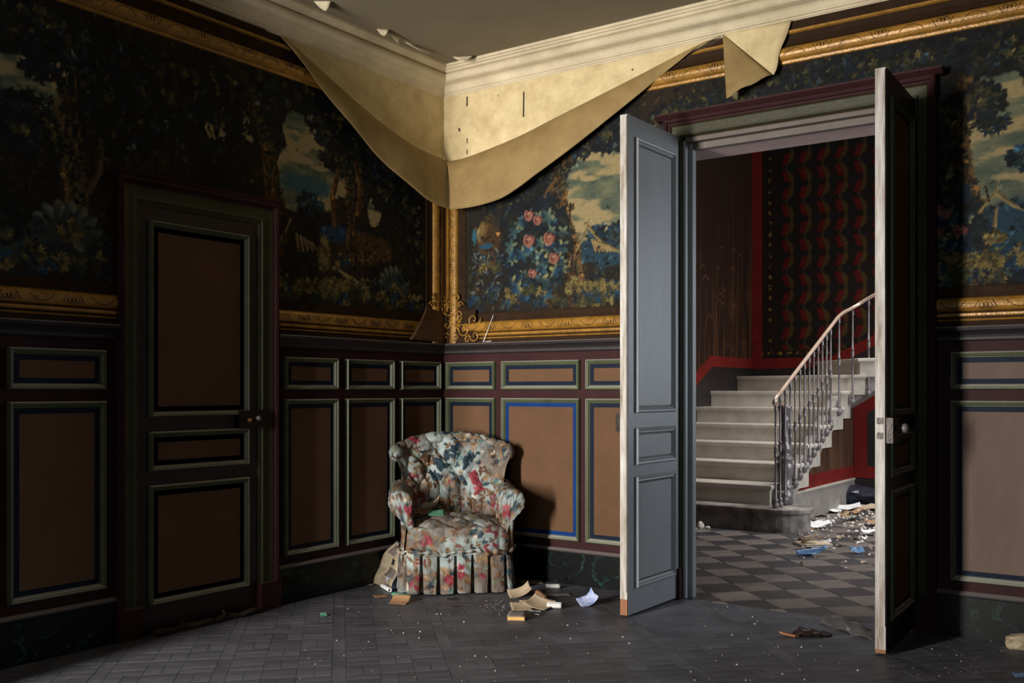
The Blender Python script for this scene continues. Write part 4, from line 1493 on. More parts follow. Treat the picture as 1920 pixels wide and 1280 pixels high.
# sloping stone string under the upper flight and beside the lower one
MB().prism([(1.19, 1.04), (1.55, 1.26), (3.8, 2.46), (3.8, 2.62), (1.5, 1.42), (1.19, 1.24)], lambda p: (p[0], 5.285, p[1]), lambda p: (p[0], 6.2, p[1])).build('soffit', M['grey_stone'], st)
MB().prism([(3.30, 0.10), (5.05, 0.98), (5.29, 1.06), (5.29, 1.24), (5.0, 1.2), (3.3, 0.32)], lambda p: (1.17, p[0], p[1]), lambda p: (1.262, p[0], p[1])).build('string', M['grey_stone'], st)
MB().prism([(3.20, 0.0), (5.62, 0.0), (5.62, 1.28), (5.2, 1.06), (3.20, 0.12)], lambda p: (1.16, p[0], p[1]), lambda p: (1.215, p[0], p[1])).build('spandrel', M['grain'], st)
MB().box(1.215, 1.232, 3.42, 5.6, 0.0, 0.27).build('plinth', M['grey_stone'], st)
MB().box(1.215, 1.240, 3.42, 5.6, 0.27, 0.29).build('plinth_cap', M['stone'], st)
MB().box(1.215, 1.222, 3.5, 5.6, 0.29, 0.42).build('red_band', M['red'], st)
adopt(st)
wu = tag(MB().prism([(1.225, 0), (4.6, 0), (4.6, 2.85), (3.8, 2.44), (1.55, 1.24), (1.225, 1.04)], lambda p: (p[0], 5.62, p[1]), lambda p: (p[0], 5.70, p[1])).build('wall_understair', M['black_dado']), kind='structure', label='dark wall with red border under the upper stair flight')
MB().box(1.22, 1.36, 5.612, 5.62, 0.29, 1.5).build('red_border', M['red'], wu)
MB().box(1.36, HX1, 5.612, 5.62, 0.29, 0.42).build('red_border', M['red'], wu)
MB().prism([(1.36, 1.0), (1.36, 1.18), (3.6, 2.4), (3.6, 2.25)], lambda p: (p[0], 5.612, p[1]), lambda p: (p[0], 5.62, p[1])).build('red_border', M['red'], wu)
MB().box(1.22, HX1, 5.598, 5.62, 0, 0.28).build('skirting', M['black_dado'], wu)

# railing
rl_ = tag(empty('stair_railing', (1.25, 3.3, 0.205)), 'cast-iron stair railing with turned balusters and a pale handrail', 'railing')
NP = (1.245, 3.40)
mbn = MB().lathe([(0.055, 0.205), (0.055, 0.32), (0.045, 0.33), (0.058, 0.36), (0.058, 0.375), (0.042, 0.39), (0.050, 0.46), (0.058, 0.52), (0.060, 0.57), (0.046, 0.60), (0.062, 0.615), (0.062, 0.63), (0.040, 0.65),
                  (0.034, 0.68), (0.046, 0.70), (0.040, 0.73), (0.026, 0.78), (0.024, 0.95), (0.032, 0.97), (0.032, 0.985), (0.026, 1.0), (0.036, 1.04), (0.048, 1.08), (0.052, 1.10), (0.03, 1.115)], (NP[0], NP[1], 0), 14)
mbn.v = [((x - NP[0]) * 1.32 + NP[0], (y - NP[1]) * 1.32 + NP[1], z) for x, y, z in mbn.v]
mbn.build('newel', M['iron'], rl_, smooth=True)
hand = [(1.225, 3.46, 1.135), (1.235, 3.36, 1.125), (1.25, 3.20, 1.120), (1.27, 3.08, 1.122), (1.285, 3.03, 1.145), (1.285, 3.08, 1.19)]
hand += [(1.28, y, 1.151 + 0.4625 * (y - 3.017)) for y in np.linspace(3.2, 4.85, 12)]
hand += [(1.285, 5.02, 2.058), (1.31, 5.15, 2.10), (1.37, 5.23, 2.15), (1.46, 5.26, 2.21)] + [(x, 5.265, 2.21 + 0.53 * (x - 1.46)) for x in np.linspace(1.6, 3.6, 10)]
hp = catmull(hand, 4)
MB().tube(hp, 0.019, 10).build('handrail', M['rail_brass'], rl_, smooth=True)


def baluster(x, y, zb, zt):
    h = zt - zb
    pr = [(0.008, -0.05), (0.020, -0.035), (0.030, -0.01), (0.030, 0.012), (0.018, 0.03), (0.024, 0.042), (0.024, 0.05), (0.011, 0.065), (0.010, 0.30)]
    m_ = h * 0.53
    pr += [(0.010, m_ - 0.05), (0.016, m_ - 0.045), (0.016, m_ - 0.032), (0.012, m_ - 0.026), (0.019, m_), (0.012, m_ + 0.026), (0.016, m_ + 0.032), (0.016, m_ + 0.045), (0.010, m_ + 0.05)]
    pr += [(0.009, h - 0.07), (0.013, h - 0.06), (0.016, h - 0.045), (0.012, h - 0.03), (0.015, h - 0.02), (0.008, h)]
    pr.sort(key=lambda q: q[1])
    o = MB().lathe(pr, (0, 0, 0), 8).build('baluster', M['iron'], rl_, smooth=True)
    o.location = (x, y, zb)
    return o


def rail_z(y):
    return 1.151 + 0.4625 * (y - 3.017) - 0.015


bal = []
for y in np.arange(3.17, 4.70, 0.130):
    bal.append((1.285, y, max(0.23, 0.16 + 0.492 * (y - 3.1)), rail_z(y)))
bal += [(1.29, 4.86, 1.03, 2.0), (1.325, 5.21, 1.13, 2.10), (1.475, 5.27, 1.22, 2.205), (1.64, 5.27, 1.33, 2.29), (1.80, 5.27, 1.42, 2.375), (1.96, 5.27, 1.50, 2.46), (2.13, 5.27, 1.60, 2.55)]
bal.append((1.285, 3.06, 0.23, 1.12))
for b in bal:
    baluster(*b)
adopt(rl_)

# ------------------------------------------------------------------ armchair
CH = tag(empty('armchair', (0.475, -0.475, 0.0), math.radians(44.0)), 'low button-tufted armchair in floral chintz with a pleated skirt', 'armchair')


def normals_of(P, cu=False, cv=False):
    def gr(A, ax, cyc):
        if cyc:
            return np.roll(A, -1, ax) - np.roll(A, 1, ax)
        return np.gradient(A, axis=ax)
    n = np.cross(gr(P, 0, cu), gr(P, 1, cv))
    return n / (np.linalg.norm(n, axis=-1, keepdims=True) + 1e-9)


def puff(a, b, p=0.45):
    return np.abs(np.sin(math.pi * a) * np.sin(math.pi * b)) ** p


chair_parts = []


def chair_part(name, P, cu=False, cv=False, flip=False):
    nu, nv, _ = P.shape
    F = grid_faces(nu, nv, cu, cv)
    if flip:
        F = F[:, ::-1].copy()
    chair_parts.append((name, P.reshape(-1, 3), F))


def sstep(a, b, x):
    t = np.clip((x - a) / (b - a), 0, 1)
    return t * t * (3 - 2 * t)


# backrest: closed profile swept from ear to ear
NU, NV = 190, 210
U, Tt = np.meshgrid(np.linspace(-1, 1, NU), np.linspace(0, 1, NV, endpoint=False), indexing='ij')
au = np.abs(U)
endc = np.sqrt(np.clip(1 - (np.clip(au - 0.84, 0, 1) / 0.16) ** 2, 0.0, 1))
zt = 0.905 - 0.085 * au ** 2.2                      # height of the roll's centre line
r = 0.068 * (0.25 + 0.75 * endc)
zb = 0.20


def yf(z, a):
    return 0.085 + 0.16 * np.clip((z - 0.35) / 0.55, 0, 1.2) - 0.150 * a ** 2.3 + 0.02 * a


z = np.zeros_like(U)
y = np.zeros_like(U)
seg1 = Tt < 0.5
t1 = Tt / 0.5
z1_ = zb + (zt - zb) * t1
z[seg1] = z1_[seg1]
y[seg1] = yf(z1_, au)[seg1]
seg2 = (Tt >= 0.5) & (Tt < 0.74)
t2 = (Tt - 0.5) / 0.24
ang = math.pi - t2 * 1.18 * math.pi
yc = yf(zt, au) + r * 0.9
y2, z2_ = yc + r * np.cos(ang), zt + r * np.sin(ang)
y[seg2], z[seg2] = y2[seg2], z2_[seg2]
seg3 = Tt >= 0.74
t3 = (Tt - 0.74) / 0.26
ang_e = math.pi - 1.18 * math.pi
ye, ze = yc + r * math.cos(ang_e), zt + r * math.sin(ang_e)
th = 0.085 * (0.25 + 0.75 * endc)
z3 = ze + (zb - ze) * t3
y3 = np.maximum(yf(z3, au) + th, ye * (1 - sstep(0, 0.35, t3)) + (yf(z3, au) + th) * sstep(0, 0.35, t3))
y[seg3], z[seg3] = y3[seg3], z3[seg3]
w = 0.318 + 0.02 * sstep(0.55, 0.72, z) + 0.066 * sstep(0.70, 0.92, z) - 0.012 * np.exp(-((z - 0.60) / 0.08) ** 2)
x = U * w
P = np.stack([x, y, z], -1)
n = normals_of(P, False, True)
s_ = U * 0.36
front = (Tt < 0.60)
wx, wz = 0.05 * (fbm(U * 3 + 9, z * 7, 5) - 0.5), 0.06 * (fbm(U * 3 + 2, z * 7 + 4, 6) - 0.5)
la = (s_ + wx) / 0.155 + (z + wz - 0.62) / 0.25
lb_ = (s_ + wx) / 0.155 - (z + wz - 0.62) / 0.25
h_t = puff(la + 0.5, lb_ + 0.5, 0.5)
h_c = np.abs(np.sin(math.pi * s_ / 0.0775 + 0.5)) ** 0.5
mixz = sstep(0.56, 0.66, z)
h = h_t * mixz + h_c * (1 - mixz) * 0.6
fade = np.where(Tt < 0.5, 1.0, np.clip(1 - (Tt - 0.5) / 0.16, 0, 1)) * sstep(0.985, 0.86, au)
cre = np.abs(np.sin(math.pi * s_ / 0.155 + math.pi / 2)) ** 0.4
top_f = ((Tt >= 0.5) & (Tt < 0.72)).astype(float)
disp = 0.034 * (h - 0.7) * fade + 0.010 * (cre - 0.8) * top_f * (1 - fade) + 0.016 * (fbm(U * 9 + 40, Tt * 22, 31) - 0.5)
if n[NU // 2, 40, 1] > 0:
    n = -n
P = P + n * disp[..., None]
chair_part('backrest', P, False, True, flip=True)
# gathered scroll faces on the ears
for sg in (-1, 1):
    a, b = np.meshgrid(np.linspace(0, 2 * math.pi, 48, endpoint=False), np.linspace(0, math.pi, 26), indexing='ij')
    rr = 1 + 0.03 * np.sin(a * 11) * np.sin(b)
    E_ = np.stack([sg * 0.368 + 0.046 * np.sin(b) * np.cos(a) * rr, 0.150 + 0.075 * np.cos(b), 0.842 + 0.058 * np.sin(b) * np.sin(a) * rr], -1)
    chair_part('ear', E_, True, False)

# arms: rolled section swept from the front scroll back into the backrest
for sg in (-1, 1):
    prof = [(0.262, 0.20), (0.262, 0.30), (0.268, 0.40), (0.274, 0.46), (0.280, 0.50)]
    prof += [(0.352 + 0.074 * math.cos(t), 0.556 + 0.074 * math.sin(t)) for t in np.linspace(math.pi * 1.02, -0.72 * math.pi, 30)]
    prof += [(0.352, 0.47), (0.348, 0.40), (0.345, 0.30), (0.345, 0.20)]
    prof = np.array(prof)
    d = np.concatenate([[0], np.cumsum(np.linalg.norm(np.diff(prof, axis=0), axis=1))])
    NPF = 150
    tt = np.linspace(0, d[-1], NPF)
    prof = np.stack([np.interp(tt, d, prof[:, 0]), np.interp(tt, d, prof[:, 1])], -1)
    cen = np.array([0.318, 0.42])
    rows = []
    ny = 110
    ys = np.concatenate([[-0.235] * 1, np.linspace(-0.235, 0.16, ny)])
    for i in range(8):                                # bulging front face
        k = (i / 8) ** 0.6
        rows.append(np.stack([sg * (cen[0] + (prof[:, 0] - cen[0]) * k), np.full(NPF, -0.235 - 0.028 * math.sqrt(max(0, 1 - k * k))), cen[1] + (prof[:, 1] - cen[1]) * k], -1))
    for yy in np.linspace(-0.235, 0.17, ny):
        q = (yy + 0.235) / 0.405
        lift = 0.035 * q * q
        inn = -0.018 * q
        zz = prof[:, 1] + lift * np.clip((prof[:, 1] - 0.3) / 0.2, 0, 1)
        wob = 0.004 * np.sin(q * 26 + prof[:, 1] * 30) * np.clip((prof[:, 1] - 0.25) / 0.2, 0, 1)
        rows.append(np.stack([sg * (prof[:, 0] + inn + wob), np.full(NPF, yy), zz], -1))
    P = np.array(rows)
    m = normals_of(P)
    crn = 0.006 * (fbm(P[..., 1] * 24 + 50, P[..., 2] * 24 + 9, 12 + sg) - 0.5)
    c2 = np.zeros_like(crn)
    c2[:10] = 0.004 * np.sin(np.arctan2(P[:10, :, 2] - 0.55, P[:10, :, 0] - sg * 0.35) * 11)
    P = P + np.array([0, -1.0, 0]) * c2[..., None] + m * crn[..., None]
    chair_part('arm', P, False, False, flip=(sg < 0))

# seat: domed tufted cushion
a, rho = np.meshgrid(np.linspace(0, 2 * math.pi, 240, endpoint=False), np.linspace(0.004, 1, 110), indexing='ij')
ex = 2 / 4.2
fa = np.linspace(0, 2 * math.pi, 6000, endpoint=False)
fx_, fy_ = np.sign(np.cos(fa)) * np.abs(np.cos(fa)) ** ex, np.sign(np.sin(fa)) * np.abs(np.sin(fa)) ** ex
fd = np.concatenate([[0], np.cumsum(np.hypot(np.diff(fx_) * 0.35, np.diff(fy_) * 0.26))])
ft = np.linspace(0, fd[-1], 240, endpoint=False)
ca, sa = np.interp(ft, fd, fx_)[:, None] + 0 * rho, np.interp(ft, fd, fy_)[:, None] + 0 * rho
top = rho < 0.72
kk = np.where(top, rho / 0.72 * 0.93, 0.93 + 0.07 * np.sin((np.clip(rho, 0.72, 1) - 0.72) / 0.28 * math.pi * 0.62) / math.sin(math.pi * 0.62) * 1.0)
kk = np.where(top, kk, 0.93 + 0.075 * np.sin((np.clip(rho, 0.72, 1) - 0.72) / 0.28 * math.pi * 0.72))
sx = 0.352 * kk * ca
sy = -0.045 + 0.262 * kk * sa
sz = np.where(top, 0.405 + 0.062 * (1 - (rho / 0.72) ** 2.4), 0.405 - 0.165 * ((np.clip(rho, 0.72, 1) - 0.72) / 0.28) ** 1.25)
sx = np.where(sy > 0.0, np.clip(sx, -0.285, 0.285), sx)
sx = np.where((sy > -0.17) & (sz > 0.25), np.clip(sx, -0.315, 0.315), sx)
P = np.stack([sx, sy, sz], -1)
n = normals_of(P, True, False)
if n[0, 10, 2] < 0:
    n = -n
la, lb_ = sx / 0.17 + (sy + 0.05) / 0.17, sx / 0.17 - (sy + 0.05) / 0.17
hh = puff(la + 0.5, lb_ + 0.5, 0.4)
pull = np.abs(np.sin(math.pi * (sx / 0.17 + 0.5))) ** 0.35
side = sstep(0.62, 0.80, rho)
cr = fbm(sx * 16 + 30, sy * 16 + sz * 22 + 30, 77)
P = P + n * ((0.024 * (hh - 0.75)) * (1 - side) + 0.016 * (pull - 0.8) * side + 0.014 * (cr - 0.5))[..., None]
chair_part('seat', P, True, False, flip=True)

# skirt: box pleats hanging from the seat seam
ns_, nv_ = 760, 26
a = np.linspace(0, 2 * math.pi, 4000, endpoint=False)
bx_, by_ = 0.350 * np.sign(np.cos(a)) * np.abs(np.cos(a)) ** (2 / 5.5), -0.035 + 0.262 * np.sign(np.sin(a)) * np.abs(np.sin(a)) ** (2 / 5.5)
dl_ = np.concatenate([[0], np.cumsum(np.hypot(np.diff(bx_), np.diff(by_)))])
per = dl_[-1]
tt = np.linspace(0, per, ns_, endpoint=False)
px_, py_ = np.interp(tt, dl_, bx_), np.interp(tt, dl_, by_)
tx, ty = np.roll(px_, -1) - np.roll(px_, 1), np.roll(py_, -1) - np.roll(py_, 1)
ln = np.hypot(tx, ty)
nx, ny_ = ty / ln, -tx / ln
PW = per / round(per / 0.107)
off_s = (tt - per * 0.75) / PW
d = np.abs((off_s + 0.5) % 1.0 - 0.5) * PW
vv = np.linspace(0, 1, nv_)
S_, Vv = np.meshgrid(np.arange(ns_), vv, indexing='ij')
dd = d[:, None]
pl_ = -0.058 * np.exp(-(dd / (0.006 + 0.006 * Vv)) ** 4) * (0.45 + 0.55 * Vv) + 0.005 * np.cos(dd / 0.053 * math.pi) * -1 * Vv
pl_ += 0.022 * Vv ** 1.3 + 0.010 * (fbm(tt[:, None] * 20 + 0 * Vv, Vv * 3 + 0 * tt[:, None], 51) - 0.5) * 1.6
hem = 0.006 + 0.006 * vnoise(tt * 9, tt * 0, 4)
P = np.stack([px_[:, None] + nx[:, None] * pl_, py_[:, None] + ny_[:, None] * pl_, 0.268 * (1 - Vv) + hem[:, None] * Vv], -1)
chair_part('skirt', P, True, False)
# ruffled seam between seat and skirt
tt2 = np.linspace(0, per, 420, endpoint=False)
qx, qy = np.interp(tt2, dl_, bx_), np.interp(tt2, dl_, by_)
tx, ty = np.roll(qx, -1) - np.roll(qx, 1), np.roll(qy, -1) - np.roll(qy, 1)
ln = np.hypot(tx, ty)
ox, oy = ty / ln, -tx / ln
aa = np.linspace(0, 2 * math.pi, 8, endpoint=False)
sag = 0.010 * np.sin(tt2 * 19) + 0.006 * np.sin(tt2 * 47)
rr = 0.009 + 0.004 * np.sin(tt2 * 120)
P = np.stack([qx[:, None] + ox[:, None] * (0.014 + rr[:, None] * np.cos(aa)), qy[:, None] + oy[:, None] * (0.014 + rr[:, None] * np.cos(aa)), 0.258 + sag[:, None] + rr[:, None] * 1.3 * np.sin(aa)], -1)
chair_part('ruffle', P, True, True, flip=True)

# print the chintz: leaves, blossoms and roses stamped over the whole chair
allv = np.concatenate([p[1] for p in chair_parts])
nrm = []
for _, v_, F in chair_parts:
    fn = np.cross(v_[F[:, 2]] - v_[F[:, 0]], v_[F[:, 3]] - v_[F[:, 1]])
    vn = np.zeros_like(v_)
    for q in range(4):
        np.add.at(vn, F[:, q], fn)
    nrm.append(vn / (np.linalg.norm(vn, axis=1, keepdims=True) + 1e-12))
alln = np.concatenate(nrm)
tone = fbm(allv[:, 0] * 9 + allv[:, 1] * 5 + 20, allv[:, 2] * 9 + 20 - allv[:, 1] * 4, 61)[:, None]
tone2 = fbm(allv[:, 0] * 22 + 11 + allv[:, 1] * 13, allv[:, 2] * 22 + 5, 71)[:, None]
kb_ = np.clip((tone - 0.5) * 5 + 0.5, 0, 1)
C = np.array([160, 172, 170.]) * (1 - kb_) + np.array([118, 105, 94.]) * kb_
C *= 0.8 + 0.36 * tone2
va = np.concatenate([np.bincount(F.ravel(), np.repeat(np.linalg.norm(np.cross(v_[F[:, 2]] - v_[F[:, 0]], v_[F[:, 3]] - v_[F[:, 1]]), axis=1), 4), len(v_)) for _, v_, F in chair_parts])
vis = np.where((allv[:, 1] < 0.30) & ~((allv[:, 1] > 0.05) & (allv[:, 2] < 0.3)))[0]
vp = va[vis] / va[vis].sum()
PALL = [((96, 68, 46), (132, 100, 72)), ((66, 44, 30), (104, 76, 54)), ((30, 48, 58), (62, 88, 98)), ((24, 38, 48), (40, 62, 74)), ((124, 96, 62), (166, 138, 102)), ((104, 112, 96), (146, 152, 132)),
        ((176, 168, 152), (222, 214, 200)), ((100, 30, 40), (150, 66, 74)), ((60, 88, 92), (108, 140, 140)), ((128, 100, 78), (170, 140, 112))]
PW_ = np.array([0.22, 0.20, 0.13, 0.08, 0.08, 0.10, 0.07, 0.03, 0.03, 0.06])


def stamp(i, size, ang, col, hi, lobes, aspect=0.5):
    p0, n0 = allv[i], alln[i]
    m = np.where((np.abs(allv[:, 0] - p0[0]) < size * 1.1) & (np.abs(allv[:, 2] - p0[2]) < size * 1.1) & (np.abs(allv[:, 1] - p0[1]) < size * 1.1))[0]
    if not len(m):
        return
    m = m[alln[m] @ n0 > 0.1]
    t_ = np.cross(n0, (0.1, 0.2, 1.0))
    t_ /= np.linalg.norm(t_)
    b_ = np.cross(n0, t_)
    q = allv[m] - p0
    x_, y_ = q @ t_, q @ b_
    u, v_ = x_ * math.cos(ang) + y_ * math.sin(ang), -x_ * math.sin(ang) + y_ * math.cos(ang)
    if lobes:
        tht = np.arctan2(v_ / 0.8, u)
        rr_ = np.hypot(u, v_ / 0.8) / (size * (0.68 + 0.32 * np.cos(lobes * tht)))
    else:
        rr_ = np.abs(u / size) ** 1.6 + (v_ / (size * aspect)) ** 2
    k_ = np.clip((1.1 - rr_) / 0.25, 0, 1)[:, None]
    sh = np.clip(0.5 + v_ / size * 1.1, 0, 1)[:, None]
    C[m] = C[m] * (1 - k_) + (np.asarray(col, float) * (1 - sh) + np.asarray(hi, float) * sh) * k_


for _ in range(1500):
    i = int(rng.choice(vis, p=vp))
    j = int(rng.choice(len(PALL), p=PW_))
    stamp(i, rng.uniform(0.016, 0.034), rng.uniform(0, 6.28), PALL[j][0], PALL[j][1], int(rng.choice([0, 0, 3, 5, 5])), rng.uniform(0.35, 0.6))
arm_v = vis[(np.abs(allv[vis, 0]) > 0.25) & (allv[vis, 1] < 0.0) & (allv[vis, 2] > 0.28)]
arm_p = va[arm_v] / va[arm_v].sum()
for _ in range(230):
    j = int(rng.choice(len(PALL), p=PW_))
    stamp(int(rng.choice(arm_v, p=arm_p)), rng.uniform(0.016, 0.032), rng.uniform(0, 6.28), PALL[j][0], PALL[j][1], int(rng.choice([0, 3, 5, 5])), 0.5)
for sg in (-1, 1):
    ear_v = vis[np.linalg.norm(allv[vis] - np.array([sg * 0.368, 0.12, 0.842]), axis=1) < 0.075]
    for _ in range(16):
        j = int(rng.choice(len(PALL), p=PW_))
        stamp(int(rng.choice(ear_v, p=va[ear_v] / va[ear_v].sum())), rng.uniform(0.014, 0.028), rng.uniform(0, 6.28), PALL[j][0], PALL[j][1], int(rng.choice([0, 3, 5])), 0.5)
for _ in range(70):                                                # sprays: several leaves round one point
    i = int(rng.choice(vis, p=vp))
    j = int(rng.choice([0, 1, 2, 4, 7]))
    near = vis[np.linalg.norm(allv[vis] - allv[i], axis=1) < 0.045]
    for q in range(7):
        stamp(int(rng.choice(near)), rng.uniform(0.018, 0.030), q * 0.9 + rng.uniform(-0.3, 0.3), PALL[j][0], PALL[j][1], 0, 0.4)


def vert_near(p):
    return int(vis[np.argmin(((allv[vis] - np.asarray(p)) ** 2).sum(1))])


for p in ((0.11, 0.12, 0.72), (0.16, 0.1, 0.66), (-0.30, -0.25, 0.52), (0.30, -0.25, 0.50), (-0.20, -0.30, 0.33), (0.0, -0.31, 0.14), (0.17, 0.1, 0.60), (-0.24, 0.2, 0.93), (-0.06, -0.31, 0.10)):
    i = vert_near(p)
    near = vis[np.linalg.norm(allv[vis] - allv[i], axis=1) < 0.032]
    for q in range(9):
        stamp(int(rng.choice(near)), rng.uniform(0.014, 0.026), rng.uniform(0, 6.28), (104, 26, 36) if q % 3 else (160, 84, 90), (160, 62, 70), 0, 0.6)
for p in ((-0.06, 0.18, 0.80), (0.02, 0.18, 0.84), (0.12, 0.16, 0.82), (-0.10, 0.14, 0.74)):
    i = vert_near(p)
    near = vis[np.linalg.norm(allv[vis] - allv[i], axis=1) < 0.05]
    for q in range(5):
        stamp(int(rng.choice(near)), rng.uniform(0.028, 0.045), rng.uniform(0, 6.28), (22, 36, 46), (52, 78, 90), int(rng.choice([0, 3])), 0.45)
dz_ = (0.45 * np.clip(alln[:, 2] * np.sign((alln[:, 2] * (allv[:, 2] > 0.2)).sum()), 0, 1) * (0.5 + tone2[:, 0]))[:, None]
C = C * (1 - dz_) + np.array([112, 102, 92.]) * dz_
CL = lin(np.clip(C * 0.92, 0, 255))
k0 = 0
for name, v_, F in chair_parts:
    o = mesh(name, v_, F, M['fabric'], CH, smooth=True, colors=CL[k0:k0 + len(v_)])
    k0 += len(v_)
# hidden frame: seat deck and two dark back legs
MB().box(-0.30, 0.30, -0.24, 0.17, 0.05, 0.30).build('seat_deck', M['rag'], CH)
for sg in (-1, 1):
    MB().lathe([(0.014, 0.0), (0.018, 0.03), (0.024, 0.10), (0.02, 0.22)], (sg * 0.26, 0.13, 0), 8).build('leg', M['wood'], CH, smooth=True)

# ------------------------------------------------------------------ loose things: papers, books, rubbish
def pmat(name, rgb, rgb2=None, rough=0.75, **k):
    M[name] = mat(name, rgb, rough, 0.3, rgb2=rgb2, n_scale=k.pop('n_scale', 18), n_amt=0.12, b_scale=60, b_str=0.15, **k)


pmat('beige_paper', (186, 166, 140))
pmat('tan_paper', (160, 122, 88))
pmat('grey_paper', (138, 132, 124))
pmat('white_paper', (226, 224, 222))
pmat('blue_white_paper', (220, 226, 240), (96, 128, 206), n_scale=30)
pmat('newsprint', (178, 160, 132), (150, 138, 118), n_scale=30)
pmat('green_cover', (84, 140, 112))
pmat('yellow_edge', (222, 174, 104))
pmat('ink', (30, 28, 26))
pmat('newspaper_photo', (84, 80, 76), (128, 120, 110), n_scale=40)
pmat('blue_plastic', (66, 98, 136), (130, 168, 206), 0.25)
pmat('black_plastic', (30, 32, 40), (56, 60, 72), 0.2)
pmat('leather', (44, 32, 30), None, 0.3)
pmat('orange_wood', (196, 128, 78))
pmat('plaster_lump', (196, 180, 152), (140, 122, 96))
pmat('debris', (236, 232, 226), (180, 164, 140))


def clear_plastic():
    m = mat('clear_plastic', (112, 108, 106), 0.15, 0.5, n_amt=0.2, b_scale=12, b_str=0.3)
    p = next(n for n in m.node_tree.nodes if n.type == 'BSDF_PRINCIPLED')
    p.inputs['Alpha'].default_value = 0.55
    return m


M['clear_plastic'] = clear_plastic()
gm = mat('bottle_glass', (200, 220, 240), 0.05, 0.5, n_amt=0.05, b_str=0)
gp = next(n for n in gm.node_tree.nodes if n.type == 'BSDF_PRINCIPLED')
gp.inputs['Transmission Weight'].default_value = 0.85
M['glass'] = gm


def sheet(name, label, cat, loc, w, h, rz, m, curl=0.0, curl_u=0.0, tilt=0.0, wave=0.004, group=None, z0=0.003, th=0.0012, seed=1):
    """paper lying on something: curl lifts the far edge, curl_u the right edge"""
    U_, V_ = np.meshgrid(np.linspace(-0.5, 0.5, 12), np.linspace(-0.5, 0.5, 12), indexing='ij')
    X, Y, Z = U_ * w, V_ * h, np.zeros_like(U_)
    for amt, A, L_ in ((curl, V_, h), (curl_u, U_, w)):
        if amt:
            t = np.clip((A + 0.5) if amt > 0 else (0.5 - A), 0, 1)
            a_ = abs(amt) * t ** 1.5 * 2.2
            Z += L_ * t * np.sin(a_) * 0.45
            sh = L_ * (t - t * np.cos(a_ * 0.8)) * 0.5 * (1 if amt > 0 else -1)
            if A is V_:
                Y -= sh
            else:
                X -= sh
    Z += wave * (vnoise(U_ * 4 + seed * 3.1, V_ * 4 + seed, seed) + np.abs(U_) * 0.6)
    Z += tilt * (V_ + 0.5) * h
    Z += z0 - Z.min()
    c_, s__ = math.cos(rz), math.sin(rz)
    P = np.stack([X * c_ - Y * s__, X * s__ + Y * c_, Z], -1)
    o = sheet_solid(name, P, M[m], None, th)
    o.location = loc
    return tag(o, label, cat, group)


def paper_roll(name, label, p0, p1, r, m, turns=2.2, cat='paper roll'):
    p0, p1 = np.asarray(p0, float), np.asarray(p1, float)
    d = p1 - p0
    L_ = np.linalg.norm(d)
    d /= L_
    a = np.cross(d, (0, 0, 1.0))
    a /= np.linalg.norm(a)
    b = np.cross(a, d)
    g = np.zeros((36, 8, 3))
    for i, t in enumerate(np.linspace(0, 1, 36)):
        ang = t * turns * 2 * math.pi + 2.0
        rr_ = r * (1 - 0.45 * t)
        for j, q in enumerate(np.linspace(0, L_, 8)):
            g[i, j] = d * q + a * rr_ * math.cos(ang) + b * rr_ * math.sin(ang)
    o = sheet_solid(name, g, M[m], None, 0.0012)
    o.location = p0
    return tag(o, label, cat)


def book(name, label, loc, w, h, t, rz, cover, pages='yellow_edge', tilt=(0, 0)):
    e = tag(empty(name, loc, rz), label, 'book')
    e.rotation_euler = (tilt[0], tilt[1], rz)
    MB().box(-w / 2, w / 2, -h / 2, h / 2, 0, 0.003).build('back_cover', M[cover], e)
    mb_ = MB()
    n_ = 8
    poly = [(-h / 2 + 0.004, 0.003)] + [(h / 2 - 0.004, 0.003)] + [(-h / 2 + 0.004 + (h - 0.008) * (1 - i / n_), t - 0.003 + 0.004 * math.sin(i / n_ * math.pi)) for i in range(n_ + 1)]
    mb_.prism(poly, lambda p: (-w / 2 + 0.003, p[0], p[1]), lambda p: (w / 2 - 0.003, p[0], p[1]))
    mb_.build('pages', M[pages], e)
    g = np.zeros((6, 12, 3))
    for i, x_ in enumerate(np.linspace(-w / 2, w / 2, 6)):
        for j, y_ in enumerate(np.linspace(-h / 2, h / 2, 12)):
            g[i, j] = (x_, y_, t - 0.001 + 0.004 * math.sin((j / 11) * math.pi) + 0.0015)
    sheet_solid('front_cover', g, M[cover], e, 0.0025)
    return e


def fl(px, py, z=0.0):
    return on_z(px, py, z)


VY = math.atan2(_R[1], _R[0])        # direction lying across the view

# --- left of the armchair
A_, B_ = fl(690, 1090), fl(735, 1107)
dT = to_px(fl(722, 1100))[2]


def at_depth(px, py, d):
    return CAM + _ray(px, py) * d


TA, TB = at_depth(741, 1016, dT + 0.13), at_depth(757, 1040, dT + 0.02)
npg = tag(empty('newspaper', tuple(A_)), 'crumpled newspaper page leaning against the left side of the armchair', 'newspaper')


def news(u, v, off=0.0):
    p = A_ * (1 - u) * (1 - v) + B_ * u * (1 - v) + TA * (1 - u) * v + TB * u * v
    nn = np.cross(B_ - A_, TA - A_)
    nn = nn / np.linalg.norm(nn)
    if nn @ (CAM - A_) < 0:
        nn = -nn
    return p + nn * (0.012 * math.sin(u * 7 + v * 3) * (0.3 + v) + 0.008 * math.sin(v * 11) + off) + np.array([0, 0, 0.004])


g = np.array([[news(u, v) for v in np.linspace(0, 1, 16)] for u in np.linspace(0, 1, 14)])
sheet_solid('page', g, M['newsprint'], npg, 0.0015)


def news_quad(name, m, u0, u1, v0, v1, off=0.002):
    g = np.array([[news(u, v, off) for v in np.linspace(v0, v1, 5)] for u in np.linspace(u0, u1, 5)])
    return sheet_solid(name, g, M[m], npg, 0.0006)


